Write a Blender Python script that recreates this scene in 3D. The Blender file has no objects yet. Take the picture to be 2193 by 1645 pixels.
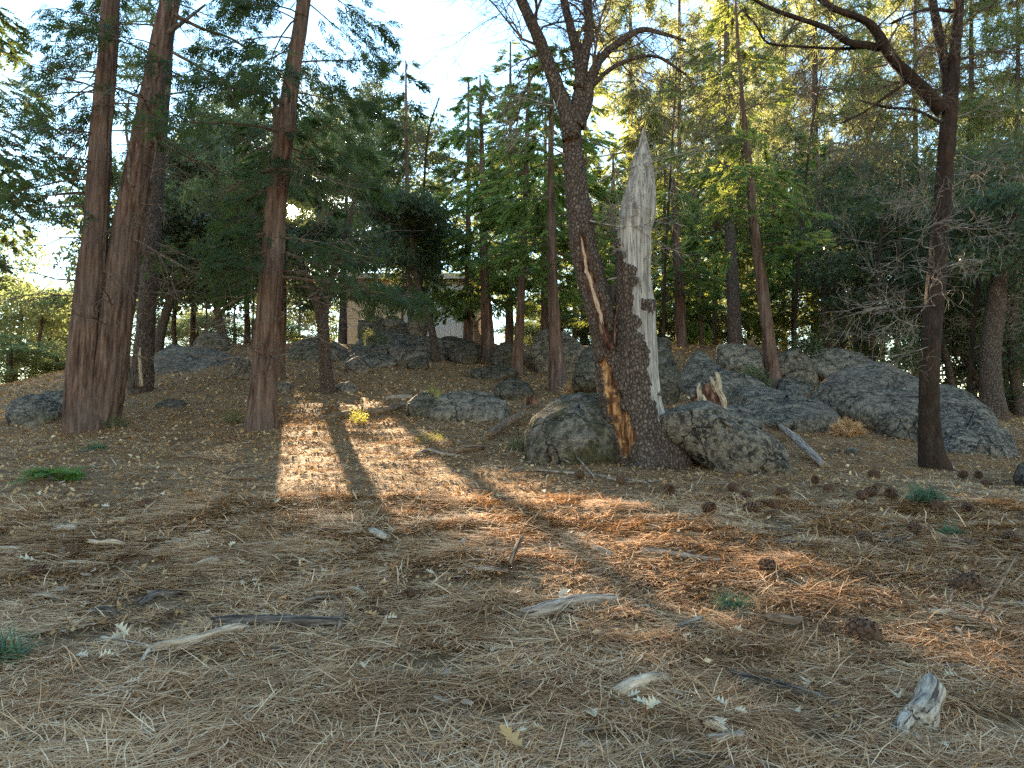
import bpy, math, random
import numpy as np
from mathutils import Vector
rnd = random.Random(7)
RG = np.random.default_rng(11)
SC = bpy.context.scene
COL = SC.collection

# ------------------------------------------------------------------ camera, sky, sun, exposure
F = 1600.0; CX, CY = 1096.5, 822.5          # focal length and centre in photograph pixels
PITCH = math.radians(5.0)
CAMZ = 1.55
cam = bpy.data.cameras.new('camera'); camo = bpy.data.objects.new('camera', cam); COL.objects.link(camo)
cam.sensor_width = 36.0; cam.lens = 36.0 * F / 2193.0; cam.clip_start = 0.05; cam.clip_end = 3000
camo.location = (0, 0, CAMZ); camo.rotation_euler = (math.radians(90) + PITCH, 0, 0)
SC.camera = camo
SUN_AZ = math.radians(-16.8); SUN_EL = math.radians(17.4)
S = np.array([math.sin(SUN_AZ) * math.cos(SUN_EL), math.cos(SUN_AZ) * math.cos(SUN_EL), math.sin(SUN_EL)])
world = bpy.data.worlds.new('World'); SC.world = world; world.use_nodes = True
wn = world.node_tree; wl = wn.links
bg = wn.nodes['Background']; bg.inputs[1].default_value = 0.08
sky = wn.nodes.new('ShaderNodeTexSky'); sky.sky_type = 'NISHITA'; sky.sun_disc = False
sky.sun_elevation = SUN_EL; sky.sun_rotation = SUN_AZ; sky.altitude = 0; sky.air_density = 1.7
sky.dust_density = 0.0; sky.ozone_density = 4.0
# the sun itself, seen between the trees: a small bright disc with its aureole
tc = wn.nodes.new('ShaderNodeTexCoord'); dp = wn.nodes.new('ShaderNodeVectorMath'); dp.operation = 'DOT_PRODUCT'
dp.inputs[1].default_value = tuple(S); wl.new(tc.outputs['Generated'], dp.inputs[0])
def wmath(op, a, b=None):
    n = wn.nodes.new('ShaderNodeMath'); n.operation = op
    for i, v in enumerate((a, b)):
        if v is None: continue
        if isinstance(v, (int, float)): n.inputs[i].default_value = v
        else: wl.new(v, n.inputs[i])
    return n.outputs[0]
ang = wmath('MULTIPLY', wmath('ARCCOSINE', wmath('MINIMUM', dp.outputs['Value'], 0.9999999)), 180 / math.pi)
disc = wmath('MULTIPLY', wmath('LESS_THAN', ang, 0.45), 700.0)
aur = wmath('MULTIPLY', wmath('EXPONENT', wmath('MULTIPLY', ang, -0.55)), 70.0)
glow = wmath('ADD', disc, aur)
gc = wn.nodes.new('ShaderNodeMix'); gc.data_type = 'RGBA'; gc.blend_type = 'MULTIPLY'; gc.inputs[0].default_value = 1
gc.inputs[6].default_value = (1, 0.93, 0.72, 1); wl.new(glow, gc.inputs[7])
ad = wn.nodes.new('ShaderNodeMix'); ad.data_type = 'RGBA'; ad.blend_type = 'ADD'; ad.inputs[0].default_value = 1
wl.new(sky.outputs[0], ad.inputs[6]); wl.new(gc.outputs[2], ad.inputs[7]); wl.new(ad.outputs[2], bg.inputs[0])
sl = bpy.data.lights.new('sun', 'SUN'); sl.energy = 5.0; sl.angle = math.radians(0.5); sl.color = (1.0, 0.77, 0.48)
so = bpy.data.objects.new('sun', sl); COL.objects.link(so); so.location = (-10, 30, 20)
so.rotation_euler = Vector(S).to_track_quat('Z', 'Y').to_euler()
SC.view_settings.view_transform = 'Standard'; SC.view_settings.look = 'None'
SC.view_settings.gamma = 1.0; SC.view_settings.use_curve_mapping = False
SC.view_settings.exposure = 2.95
SC.render.engine = 'CYCLES'
SC.cycles.max_bounces = 6; SC.cycles.diffuse_bounces = 4; SC.cycles.glossy_bounces = 2
SC.cycles.transmission_bounces = 4; SC.cycles.transparent_max_bounces = 4
SC.cycles.use_denoising = False; SC.cycles.denoiser = 'OPENIMAGEDENOISE'; SC.cycles.denoising_input_passes = 'RGB_ALBEDO_NORMAL'
SC.cycles.volume_bounces = 0

# ------------------------------------------------------------------ noise
def _hash(ix, iy, iz, seed):
    h = (ix.astype(np.int64) * 374761393 + iy.astype(np.int64) * 668265263 + iz.astype(np.int64) * 2147483647 + seed * 974634777) & 0xFFFFFFFF
    h = ((h ^ (h >> 13)) * 1274126177) & 0xFFFFFFFF
    h = (h ^ (h >> 16)) & 0xFFFFFFFF
    return h.astype(np.float64) / 4294967295.0
def vn(x, y, z=0.0, seed=0):
    x, y, z = np.broadcast_arrays(np.asarray(x, float), np.asarray(y, float), np.asarray(z, float))
    ix, iy, iz = np.floor(x), np.floor(y), np.floor(z)
    fx, fy, fz = x - ix, y - iy, z - iz
    fx = fx * fx * (3 - 2 * fx); fy = fy * fy * (3 - 2 * fy); fz = fz * fz * (3 - 2 * fz)
    r = 0
    for dx in (0, 1):
        for dy in (0, 1):
            for dz in (0, 1):
                w = (fx if dx else 1 - fx) * (fy if dy else 1 - fy) * (fz if dz else 1 - fz)
                r = r + w * _hash(ix + dx, iy + dy, iz + dz, seed)
    return r * 2 - 1
def fbm(x, y, z=0.0, seed=0, octs=3):
    r = 0; a = 1.0; t = 0
    for i in range(octs):
        r = r + a * vn(np.asarray(x) * 2 ** i + 7.3 * i, np.asarray(y) * 2 ** i, np.asarray(z) * 2 ** i, seed + i); t += a; a *= 0.5
    return r / t

# ------------------------------------------------------------------ photograph pixel -> place
RT = np.array([1.0, 0, 0]); FW = np.array([0, math.cos(PITCH), math.sin(PITCH)]); UP = np.array([0, -math.sin(PITCH), math.cos(PITCH)])
C0 = np.array([0, 0, CAMZ])
def ray(px, py):
    return RT * ((px - CX) / F) + UP * ((CY - py) / F) + FW
def P(px, py, Y):
    d = ray(px, py); return C0 + d * (Y / d[1])
def proj(p):
    q = np.atleast_2d(p) - C0; w = q @ FW; w = np.where(w < 0.05, 0.05, w)
    return np.stack([CX + F * (q @ RT) / w, CY - F * (q @ UP) / w], -1)
PY = np.array([-400, -30, 0, 5, 11, 14.5, 19, 21, 25, 28, 32, 38, 46, 60, 90, 700.0])
PZ = np.array([-20, -2.6, 0, .55, 1.33, 1.95, 2.9, 3.3, 4.35, 5.3, 6.05, 6.35, 6.4, 4.6, 1.5, 0.0])
def base(x, y):
    z = (np.interp(y - .8, PY, PZ) + np.interp(y, PY, PZ) * 2 + np.interp(y + .8, PY, PZ)) / 4
    L = np.exp(-(np.abs(x) / 26.0) ** 3)
    k = np.clip((y - 16) / 10, 0, 1)
    return z * (1 - k + k * L)
CT = [(20, 905, 17), (60, 822, 30), (140, 925, 15), (0, 1000, 11), (300, 842, 19), (350, 800, 23), (450, 742, 28), (600, 742, 28),
      (560, 918, 14.5), (700, 840, 19), (900, 770, 26), (930, 765, 26), (1195, 830, 21), (1110, 800, 24.5), (1380, 992, 11), (2000, 1003, 12),
      (1870, 930, 14.5), (2193, 905, 21), (2193, 1015, 12.3), (1660, 842, 21.5), (1790, 800, 24.5), (1500, 790, 24), (1700, 1010, 11), (2080, 870, 26),
      (1100, 930, 13.8), (1300, 790, 25), (1000, 900, 15.5), (1960, 975, 13)]
cw = np.array([P(*c) for c in CT]); cw = np.vstack([cw, [[30, 45, 3.0], [-30, 45, 2.5], [24, 34, 2.6], [-26, 36, 3.2], [-6, 5, .5], [6, 5, .5], [0, 0, 0], [-6, 8, .93], [7, 8, .95], [0, 38, 6.3]]])
def kern(d2): return np.exp(-d2 / (2 * 4.2 ** 2))
D2 = ((cw[:, None, :2] - cw[None, :, :2]) ** 2).sum(-1)
RW = np.linalg.solve(kern(D2) + np.eye(len(cw)) * 0.05, cw[:, 2] - base(cw[:, 0], cw[:, 1]))
def H(x, y, micro=True):
    x = np.asarray(x, float); y = np.asarray(y, float); sh = np.broadcast(x, y).shape
    x = np.broadcast_to(x, sh).ravel(); y = np.broadcast_to(y, sh).ravel()
    z = base(x, y)
    for i in range(len(cw)):
        z = z + RW[i] * kern((x - cw[i, 0]) ** 2 + (y - cw[i, 1]) ** 2)
    if micro:
        z = z + 0.045 * fbm(x / 1.1, y / 1.1, 0, 3, 2) + 0.022 * vn(x / .42, y / .34, 0, 5) + 0.016 * vn(x / .15, y / .13, 0, 9)
    return z.reshape(sh)
_gx = np.arange(-60, 60.1, .4); _gy = np.arange(-12, 80.1, .4); _GX, _GY = np.meshgrid(_gx, _gy); _GZ = H(_GX, _GY, False)
def Hm(x, y):
    u = np.clip((x + 60) / .4, 0, len(_gx) - 2.001); v = np.clip((y + 12) / .4, 0, len(_gy) - 2.001); i = u.astype(int); j = v.astype(int); u -= i; v -= j
    return (_GZ[j, i] * (1 - u) + _GZ[j, i + 1] * u) * (1 - v) + (_GZ[j + 1, i] * (1 - u) + _GZ[j + 1, i + 1] * u) * v
def G(px, py, dy=0.0):
    """where the sight line through a photograph pixel meets the ground"""
    d = ray(px, py); t = np.concatenate([np.linspace(1.5, 14, 900), np.linspace(14, 60, 700)[1:]])
    p = C0 + t[:, None] * d / d[1]
    below = p[:, 2] < H(p[:, 0], p[:, 1])
    i = int(np.argmax(below)) if below.any() else len(t) - 1
    q = p[i].copy(); q[2] = float(H(q[0], q[1])); return q
def inpoly(pts, poly):
    x, y = pts[:, 0], pts[:, 1]; r = np.zeros(len(x), bool); n = len(poly)
    for i in range(n):
        x1, y1 = poly[i]; x2, y2 = poly[(i + 1) % n]
        if y1 == y2: continue
        c = ((y1 > y) != (y2 > y)) & (x < (x2 - x1) * (y - y1) / (y2 - y1) + x1); r ^= c
    return r

# ------------------------------------------------------------------ where gaps in the far crowns let the sun down to the ground
LIT = [[(588, 912), (718, 886), (735, 960), (747, 1045), (700, 1052), (606, 1000)],
       [(762, 893), (930, 908), (965, 968), (1100, 1012), (1245, 1085), (1400, 1122), (1600, 1182), (1800, 1245), (2000, 1305), (2230, 1365),
        (2230, 1455), (2000, 1392), (1800, 1328), (1640, 1274), (1500, 1220), (1430, 1290), (1300, 1305), (1180, 1262), (1050, 1205), (990, 1130), (950, 1065), (850, 1020), (785, 990)],
       [(790, 848), (855, 848), (840, 870), (795, 870)],
       [(2085, 1092), (2220, 1080), (2220, 1135), (2100, 1120)], [(1330, 1018), (1400, 1028), (1395, 1052), (1330, 1045)]]
def carve(p, rad=0.15, tubef=1.9):
    """True for crown clumps that stand in the way of the sun for the lit ground (or of the sun itself)"""
    if not len(p): return np.zeros(0, bool)
    out = np.zeros(len(p), bool)
    # sight line to the sun
    v = p - C0; along = v @ S; d = np.linalg.norm(v - along[:, None] * S, axis=1); out |= (d < 0.36 + rad * tubef) & (along > 2)
    offs = [(0, 0), (0, -.10), (0, .05)] if rad <= .06 else [(0, 0), (rad, 0), (-rad, 0), (0, rad * .8), (0, -rad * .8)]
    sx = np.array([math.cos(SUN_AZ), -math.sin(SUN_AZ), 0])
    for ox, oz in offs:
        q = p + sx * ox + np.array([0, 0, oz])
        hit = np.zeros(len(q), bool); g = q.copy(); act = np.ones(len(q), bool); prev = 0.0
        for tk in np.concatenate([np.arange(2, 30, 2.0), np.arange(30, 92, 2.0)]):
            idx = np.where(act)[0]
            if not len(idx): break
            r = q[idx] - S * tk; new = r[:, 2] < Hm(r[:, 0], r[:, 1]); n_ = idx[new]
            if len(n_):
                lo = np.full(len(n_), tk - 2.0); hi = np.full(len(n_), tk)
                for _ in range(5):
                    m = (lo + hi) / 2; rr = q[n_] - S * m[:, None]; bb = rr[:, 2] < Hm(rr[:, 0], rr[:, 1]); hi = np.where(bb, m, hi); lo = np.where(bb, lo, m)
                g[n_] = q[n_] - S * hi[:, None]; hit[n_] = True; act[n_] = False
        pp = proj(g); inside = np.zeros(len(q), bool)
        for poly in LIT: inside |= inpoly(pp, poly)
        out |= inside & hit & (g[:, 1] > 1.5) & (g[:, 1] < 24)
    return out

# ------------------------------------------------------------------ materials
class MT:
    warm = (1.12, .96, .82)
    def __init__(s, name):
        s.m = bpy.data.materials.new(name); s.m.use_nodes = True; s.nt = s.m.node_tree; s.N = s.nt.nodes; s.L = s.nt.links
        s.b = s.N['Principled BSDF']; s.out = s.N['Material Output']; s.b.inputs['Roughness'].default_value = .9
        s.b.inputs['Specular IOR Level'].default_value = .12
        s.tc = s.N.new('ShaderNodeTexCoord')
    def coord(s, scale=(1, 1, 1), src='Object'):
        mp = s.N.new('ShaderNodeMapping'); mp.inputs['Scale'].default_value = scale; s.L.new(s.tc.outputs[src], mp.inputs['Vector']); return mp.outputs[0]
    def noise(s, scale=5, det=4, vec=None, rough=.6, dist=0):
        n = s.N.new('ShaderNodeTexNoise'); n.inputs['Scale'].default_value = scale; n.inputs['Detail'].default_value = det
        n.inputs['Roughness'].default_value = rough; n.inputs['Distortion'].default_value = dist
        s.L.new(vec if vec is not None else s.coord(), n.inputs['Vector']); return n.outputs['Fac']
    def voro(s, scale=5, vec=None, feat='DISTANCE_TO_EDGE'):
        n = s.N.new('ShaderNodeTexVoronoi'); n.feature = feat; n.inputs['Scale'].default_value = scale
        s.L.new(vec if vec is not None else s.coord(), n.inputs['Vector']); return n.outputs['Distance']
    def ramp(s, f, stops):
        r = s.N.new('ShaderNodeValToRGB'); e = r.color_ramp.elements
        e.remove(e[1]); e[0].position = stops[0][0]; els = [e[0]]
        for p, c in stops[1:]: e.new(p)
        for i, (p, c) in enumerate(stops): e[i].color = (c, c, c, 1) if isinstance(c, (int, float)) else (*c, 1)
        s.L.new(f, r.inputs[0]); return r.outputs[0]
    def mix(s, f, a, b, mode='MIX'):
        m = s.N.new('ShaderNodeMix'); m.data_type = 'RGBA'; m.blend_type = mode
        for i, v in ((0, f), (6, a), (7, b)):
            if isinstance(v, (int, float)): m.inputs[i].default_value = v if i == 0 else (v, v, v, 1)
            elif isinstance(v, tuple): m.inputs[i].default_value = (*v, 1)
            else: s.L.new(v, m.inputs[i])
        return m.outputs[2]
    def math(s, op, a, b=0.5):
        m = s.N.new('ShaderNodeMath'); m.operation = op
        for i, v in enumerate((a, b)):
            if isinstance(v, (int, float)): m.inputs[i].default_value = v
            else: s.L.new(v, m.inputs[i])
        return m.outputs[0]
    def bump(s, h, dist=.01, strength=1.0):
        n = s.N.new('ShaderNodeBump'); n.inputs['Distance'].default_value = dist; n.inputs['Strength'].default_value = strength
        s.L.new(h, n.inputs['Height']); s.L.new(n.outputs[0], s.b.inputs['Normal']); return n
    def attr(s, name='tint'):
        a = s.N.new('ShaderNodeAttribute'); a.attribute_name = name; return a.outputs['Fac']
    def color(s, c, w=None):
        w = w or s.warm; c = s.mix(1.0, c, w, 'MULTIPLY')
        if isinstance(c, tuple): s.b.inputs['Base Color'].default_value = (*c, 1)
        else: s.L.new(c, s.b.inputs['Base Color'])
    def translucent(s, c, amt=.4):
        t = s.N.new('ShaderNodeBsdfTranslucent'); mx = s.N.new('ShaderNodeMixShader'); mx.inputs[0].default_value = amt
        if isinstance(c, tuple): t.inputs[0].default_value = (*c, 1)
        else: s.L.new(c, t.inputs[0])
        s.L.new(s.b.outputs[0], mx.inputs[1]); s.L.new(t.outputs[0], mx.inputs[2]); s.L.new(mx.outputs[0], s.out.inputs[0])

M = {}
def leafmat(name, dark, mid, yel, back, amt=.45, rough=.6, warm=(1.0, .96, .93)):
    m = MT(name); m.warm = warm; f = m.attr()
    c = m.ramp(f, [(0, dark), (.6, mid), (1, yel)]); m.color(c); m.b.inputs['Roughness'].default_value = rough
    m.translucent(m.ramp(f, [(0, tuple(v * .6 for v in back)), (1, back)]), amt); M[name] = m.m
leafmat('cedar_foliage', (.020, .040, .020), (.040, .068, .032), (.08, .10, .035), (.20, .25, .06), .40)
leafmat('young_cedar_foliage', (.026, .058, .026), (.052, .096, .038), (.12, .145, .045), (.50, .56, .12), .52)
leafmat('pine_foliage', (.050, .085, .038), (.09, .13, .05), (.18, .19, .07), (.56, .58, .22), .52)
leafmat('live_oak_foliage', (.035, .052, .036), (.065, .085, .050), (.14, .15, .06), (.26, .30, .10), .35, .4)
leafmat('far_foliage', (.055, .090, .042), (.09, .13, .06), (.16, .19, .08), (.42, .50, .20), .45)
leafmat('cut_green_foliage', (.04, .11, .02), (.08, .17, .03), (.14, .24, .05), (.2, .3, .05), .3)
leafmat('blue_green_needles', (.05, .10, .07), (.08, .14, .09), (.12, .18, .1), (.15, .2, .1), .3)
leafmat('shrub_foliage', (.06, .075, .035), (.11, .12, .055), (.20, .18, .08), (.22, .24, .08), .3)
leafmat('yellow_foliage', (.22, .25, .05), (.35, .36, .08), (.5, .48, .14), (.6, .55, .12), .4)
leafmat('needle_litter', (.24, .14, .078), (.56, .365, .20), (.82, .65, .46), (.55, .30, .11), .2, .9, (1.08, .96, .84))
leafmat('leaf_litter', (.22, .13, .06), (.50, .34, .18), (.74, .60, .40), (.5, .32, .14), .2, .9, (1.08, .96, .84))
leafmat('oak_leaf_pale', (.45, .36, .23), (.62, .52, .36), (.75, .66, .5), (.5, .4, .2), .2)
leafmat('oak_leaf_tan', (.42, .25, .10), (.5, .31, .13), (.55, .36, .17), (.5, .3, .1), .2)

m = MT('cedar_bark'); m.warm = (.84, .80, .77); v = m.coord((14, 14, .9)); f = m.math('ADD', m.math('MULTIPLY', m.noise(1.0, 6, v, .62), .65), m.math('MULTIPLY', m.noise(1.0, 6, m.coord((22, 22, 4.5)), .7), .35)); g = m.noise(1.6, 3, m.coord((1, 1, .5)))
c = m.ramp(f, [(.38, (.035, .019, .014)), (.46, (.10, .056, .040)), (.55, (.18, .108, .078)), (.68, (.30, .21, .16))])
c = m.mix(m.ramp(g, [(.4, 0.0), (.75, .6)]), c, (.17, .135, .115)); m.color(c)
h = m.noise(1.0, 8, m.coord((26, 26, 1.6)), .7); m.bump(h, .035); M['cedar_bark'] = m.m
m = MT('pine_bark'); m.warm = (.85, .78, .70); v = m.coord((1, 1, .55)); e = m.voro(16, v); f = m.noise(14, 5, v)
c = m.ramp(f, [(.3, (.06, .047, .042)), (.55, (.135, .105, .092)), (.8, (.24, .19, .165))]); c = m.mix(m.ramp(e, [(.0, .75), (.12, .0)]), c, (.03, .024, .02)); m.color(c)
m.bump(m.ramp(e, [(0, 0.0), (.18, 1.0)]), .02); M['pine_bark'] = m.m
m = MT('oak_bark'); m.warm = (.92, .78, .68); v = m.coord((1, 1, .62)); nv = m.N.new('ShaderNodeVectorMath'); nv.operation = 'ADD'
n3 = m.N.new('ShaderNodeTexNoise'); n3.inputs['Scale'].default_value = 9; m.L.new(v, n3.inputs['Vector'])
sc3 = m.N.new('ShaderNodeVectorMath'); sc3.operation = 'SCALE'; sc3.inputs['Scale'].default_value = .06; m.L.new(n3.outputs['Color'], sc3.inputs[0])
m.L.new(v, nv.inputs[0]); m.L.new(sc3.outputs[0], nv.inputs[1]); e = m.voro(22, nv.outputs[0]); f = m.noise(26, 5, v); g = m.noise(2.0, 3)
c = m.ramp(f, [(.3, (.055, .043, .036)), (.5, (.12, .098, .082)), (.75, (.24, .21, .19))])
c = m.mix(m.ramp(e, [(.0, .9), (.10, .0)]), c, (.022, .017, .014)); c = m.mix(m.ramp(g, [(.5, 0.0), (.8, .35)]), c, (.10, .055, .035)); m.color(c)
m.bump(m.ramp(e, [(0, 0.0), (.2, 1.0)]), .022); M['oak_bark'] = m.m
m = MT('young_oak_bark'); m.warm = (.55, .48, .42); v = m.coord((1, 1, .35)); e = m.voro(30, v); f = m.noise(12, 5, v); g = m.noise(3.2, 4)
c = m.ramp(f, [(.3, (.035, .026, .022)), (.6, (.085, .062, .050)), (.85, (.15, .115, .09))]); c = m.mix(m.ramp(g, [(.5, 0.0), (.75, .5)]), c, (.14, .055, .028)); m.color(c)
m.bump(m.ramp(e, [(0, 0.0), (.2, 1.0)]), .012); M['young_oak_bark'] = m.m
m = MT('bleached_wood'); m.warm = (1.0, .96, .91); f = m.noise(1.0, 6, m.coord((22, 22, 1.4)), .6); g = m.noise(2.6, 4); k = m.noise(1, 4, m.coord((60, 60, 2)))
c = m.ramp(f, [(.36, (.15, .13, .11)), (.5, (.30, .265, .235)), (.64, (.44, .395, .35))]); c = m.mix(m.ramp(g, [(.52, 0.0), (.72, .55)]), c, (.17, .15, .135))
c = m.mix(m.ramp(k, [(.57, 0.0), (.61, .85)]), c, (.06, .05, .042)); m.color(c); m.bump(m.noise(1, 6, m.coord((40, 40, 2))), .012); M['bleached_wood'] = m.m
m = MT('rotten_wood'); f = m.noise(1.0, 6, m.coord((12, 12, 2.2)), .65); g = m.noise(6, 5)
c = m.ramp(f, [(.38, (.06, .026, .014)), (.47, (.24, .12, .055)), (.56, (.44, .27, .13)), (.68, (.60, .44, .26))]); c = m.mix(m.ramp(g, [(.50, 0.0), (.58, .85)]), c, (.09, .042, .026)); m.color(c)
m.bump(m.noise(1, 7, m.coord((26, 26, 5)), .75), .04); M['rotten_wood'] = m.m
m = MT('red_rot_wood'); f = m.noise(1.0, 5, m.coord((16, 16, 5)), .65)
m.color(m.ramp(f, [(.38, (.025, .012, .009)), (.52, (.085, .042, .030)), (.66, (.22, .14, .10))])); m.bump(f, .03); M['red_rot_wood'] = m.m
def woodmat(name, a, b, c3, sc=None):
    m = MT(name)
    if sc is None:
        at = m.N.new('ShaderNodeAttribute'); at.attribute_name = 'grain'; mp = m.N.new('ShaderNodeMapping'); mp.inputs['Scale'].default_value = (1, 1, .10); m.L.new(at.outputs['Vector'], mp.inputs['Vector']); v = mp.outputs[0]
        mp2 = m.N.new('ShaderNodeMapping'); mp2.inputs['Scale'].default_value = (1, 1, .03); m.L.new(at.outputs['Vector'], mp2.inputs['Vector'])
        f = m.noise(60, 6, v, .7); g = m.noise(12, 4, v); k = m.noise(55, 3, mp2.outputs[0], .5)
    else: f = m.noise(1.0, 7, m.coord(sc), .68); g = m.noise(9, 4); k = None
    c = m.ramp(f, [(.36, a), (.5, b), (.64, c3)]); c = m.mix(m.ramp(g, [(.5, 0.0), (.7, .5)]), c, a)
    if k is not None: c = m.mix(m.ramp(k, [(.60, 0.0), (.64, .85)]), c, tuple(v_ * .3 for v_ in a)); f = m.math('SUBTRACT', f, m.ramp(k, [(.60, 0.0), (.64, .8)]))
    m.color(c); m.bump(f, .012); M[name] = m.m
woodmat('weathered_stick', (.09, .075, .065), (.25, .22, .195), (.46, .42, .38))
woodmat('pale_wood', (.16, .125, .095), (.40, .34, .27), (.60, .54, .45))
woodmat('dark_stick', (.03, .026, .024), (.085, .075, .068), (.19, .17, .155))
woodmat('brown_log', (.06, .04, .03), (.17, .12, .085), (.33, .25, .18))
woodmat('driftwood', (.09, .08, .068), (.31, .285, .25), (.50, .47, .42))
woodmat('twig_bark', (.045, .034, .028), (.10, .078, .064), (.20, .165, .14), (10, 10, 10))
woodmat('grey_twig', (.09, .08, .07), (.19, .17, .15), (.36, .33, .30), (10, 10, 10))
def rockmat(name, tone=1.0, dark=.5, pale=.5, moss=0.0, sc=1.0):
    m = MT(name); m.warm = (1.12, .99, .86); v = m.coord(src='Object'); f = m.noise(5.5 * sc, 8, v, .74); g = m.noise(1.5 * sc, 6, v, .7, .6); k = m.noise(15 * sc, 6, v, .74); s = m.noise(60, 3, v, .7)
    c = m.ramp(f, [(.41, (.075 * tone, .066 * tone, .056 * tone)), (.5, (.185 * tone, .165 * tone, .138 * tone)), (.585, (.34 * tone, .29 * tone, .24 * tone))])
    c = m.mix(m.ramp(g, [(.49, 0.0), (.525, .8 * dark), (.57, dark)]), c, m.ramp(k, [(.46, (.022, .021, .02)), (.58, (.15, .138, .115))]))
    c = m.mix(m.ramp(k, [(.525, 0.0), (.555, .85 * pale)]), c, (.42, .39, .32))
    if moss: c = m.mix(m.ramp(m.noise(2.2, 6, v, .7), [(.46, 0.0), (.56, moss)]), c, m.ramp(k, [(.3, (.03, .034, .014)), (.7, (.13, .13, .06))]))
    c = m.mix(.35, c, m.ramp(s, [(.42, 0.25), (.58, 1.0)]), 'MULTIPLY')
    n3 = m.N.new('ShaderNodeTexNoise'); n3.inputs['Scale'].default_value = 1.6; n3.inputs['Detail'].default_value = 5; m.L.new(v, n3.inputs['Vector']); s3 = m.N.new('ShaderNodeVectorMath'); s3.operation = 'SCALE'; s3.inputs['Scale'].default_value = .9; m.L.new(n3.outputs['Color'], s3.inputs[0])
    av = m.N.new('ShaderNodeVectorMath'); av.operation = 'ADD'; m.L.new(v, av.inputs[0]); m.L.new(s3.outputs[0], av.inputs[1]); cr = m.ramp(m.voro(.75 * sc, av.outputs[0]), [(0.0, 1.0), (.011, 0.0)])
    c = m.mix(m.math('MULTIPLY', cr, .85), c, (.02, .017, .014)); m.color(c); cr = m.math('MULTIPLY', cr, -2.2)
    b = m.math('ADD', m.math('MULTIPLY', f, 1.6), m.math('MULTIPLY', k, .9)); b = m.math('ADD', b, m.math('MULTIPLY', s, .25)); b = m.math('ADD', b, cr); m.bump(b, .09); M[name] = m.m
rockmat('granite'); rockmat('granite_lichen', .98, .75, .7); rockmat('granite_dark', .62, .7, .35, .5); rockmat('granite_pale', 1.25, .25, .5); rockmat('granite_moss', .9, .5, .5, .8)
m = MT('forest_floor'); v = m.coord(src='Object'); f = m.noise(30, 6, m.coord((1, 1, 1)), .75); g = m.noise(1.3, 5, v, .65); k = m.noise(9, 5, m.coord((1, 1.6, 1)), .7)
c = m.ramp(f, [(.3, (.085, .055, .035)), (.5, (.22, .145, .085)), (.64, (.42, .29, .17)), (.76, (.58, .43, .27))])
c = m.mix(m.ramp(g, [(.5, 0.0), (.68, .3)]), c, (.25, .17, .09)); c = m.mix(m.ramp(k, [(.6, 0.0), (.72, .4)]), c, (.12, .085, .055)); m.color(c)
m.bump(m.math('ADD', f, m.math('MULTIPLY', k, 1.5)), .05); M['forest_floor'] = m.m
def plain(name, c, rough=.7, c2=None, sc=8):
    m = MT(name); m.b.inputs['Roughness'].default_value = rough
    f = m.noise(sc, 4); m.color(m.ramp(f, [(.3, c), (.7, c2 or tuple(min(1, x * 1.15) for x in c))])); M[name] = m.m
plain('cream_plaster', (.66, .50, .34), .8, (.76, .60, .43), 2); plain('white_board_paint', (.74, .76, .78), .6, (.82, .83, .84)); plain('roof_felt', (.16, .13, .11)); plain('trim_paint', (.55, .50, .42))
plain('cone_scale', (.035, .022, .017), .8, (.13, .085, .062), 90); plain('deer_coat', (.12, .085, .06), .9, (.18, .13, .09), 12); plain('deer_dark', (.03, .022, .018), .8); plain('window_glass', (.03, .04, .05), .1)

# ------------------------------------------------------------------ mesh and object helpers
def mesh(name, V, F, mat=None, tint=None, smooth=True, midx=None):
    """F: list of (n,k) index arrays, k = 3 or 4"""
    V = np.asarray(V, np.float32); F = [np.asarray(f, np.int32) for f in (F if isinstance(F, list) else [F]) if len(f)]
    me = bpy.data.meshes.new(name); me.vertices.add(len(V)); me.vertices.foreach_set('co', V.ravel())
    nl = sum(f.size for f in F); npoly = sum(len(f) for f in F)
    me.loops.add(nl); me.polygons.add(npoly)
    me.loops.foreach_set('vertex_index', np.concatenate([f.ravel() for f in F]))
    tot = np.concatenate([np.full(len(f), f.shape[1], np.int32) for f in F]); st = np.concatenate([[0], np.cumsum(tot)[:-1]]).astype(np.int32)
    me.polygons.foreach_set('loop_start', st)
    me.polygons.foreach_set('use_smooth', np.full(npoly, smooth))
    if midx is not None: me.polygons.foreach_set('material_index', np.asarray(midx, np.int32))
    if tint is not None:
        a = me.attributes.new('tint', 'FLOAT', 'POINT'); a.data.foreach_set('value', np.asarray(tint, np.float32))
    for mm in (mat if isinstance(mat, (list, tuple)) else [mat]):
        if mm: me.materials.append(M[mm])
    me.update(calc_edges=True)
    return me
def thing(name, label, cat, loc, group=None, kind=None):
    o = bpy.data.objects.new(name, None); COL.objects.link(o); o.location = loc; o.empty_display_size = .2
    o['label'] = label; o['category'] = cat
    if group: o['group'] = group
    if kind: o['kind'] = kind
    return o
def part(name, me, parent, label=None, kind=None):
    """parts are built in world coordinates; the parent Empty stands at the thing's base"""
    o = bpy.data.objects.new(name, me); COL.objects.link(o)
    if parent is not None:
        o.parent = parent
        pl = np.array(parent.location[:], np.float32) if parent.parent is None else np.array(parent.parent.location[:], np.float32)
        co = np.empty(len(me.vertices) * 3, np.float32); me.vertices.foreach_get('co', co); co = co.reshape(-1, 3) - pl
        me.vertices.foreach_set('co', co.ravel()); me.update()
    if label: o['label'] = label
    if kind: o['kind'] = kind
    return o
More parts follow.
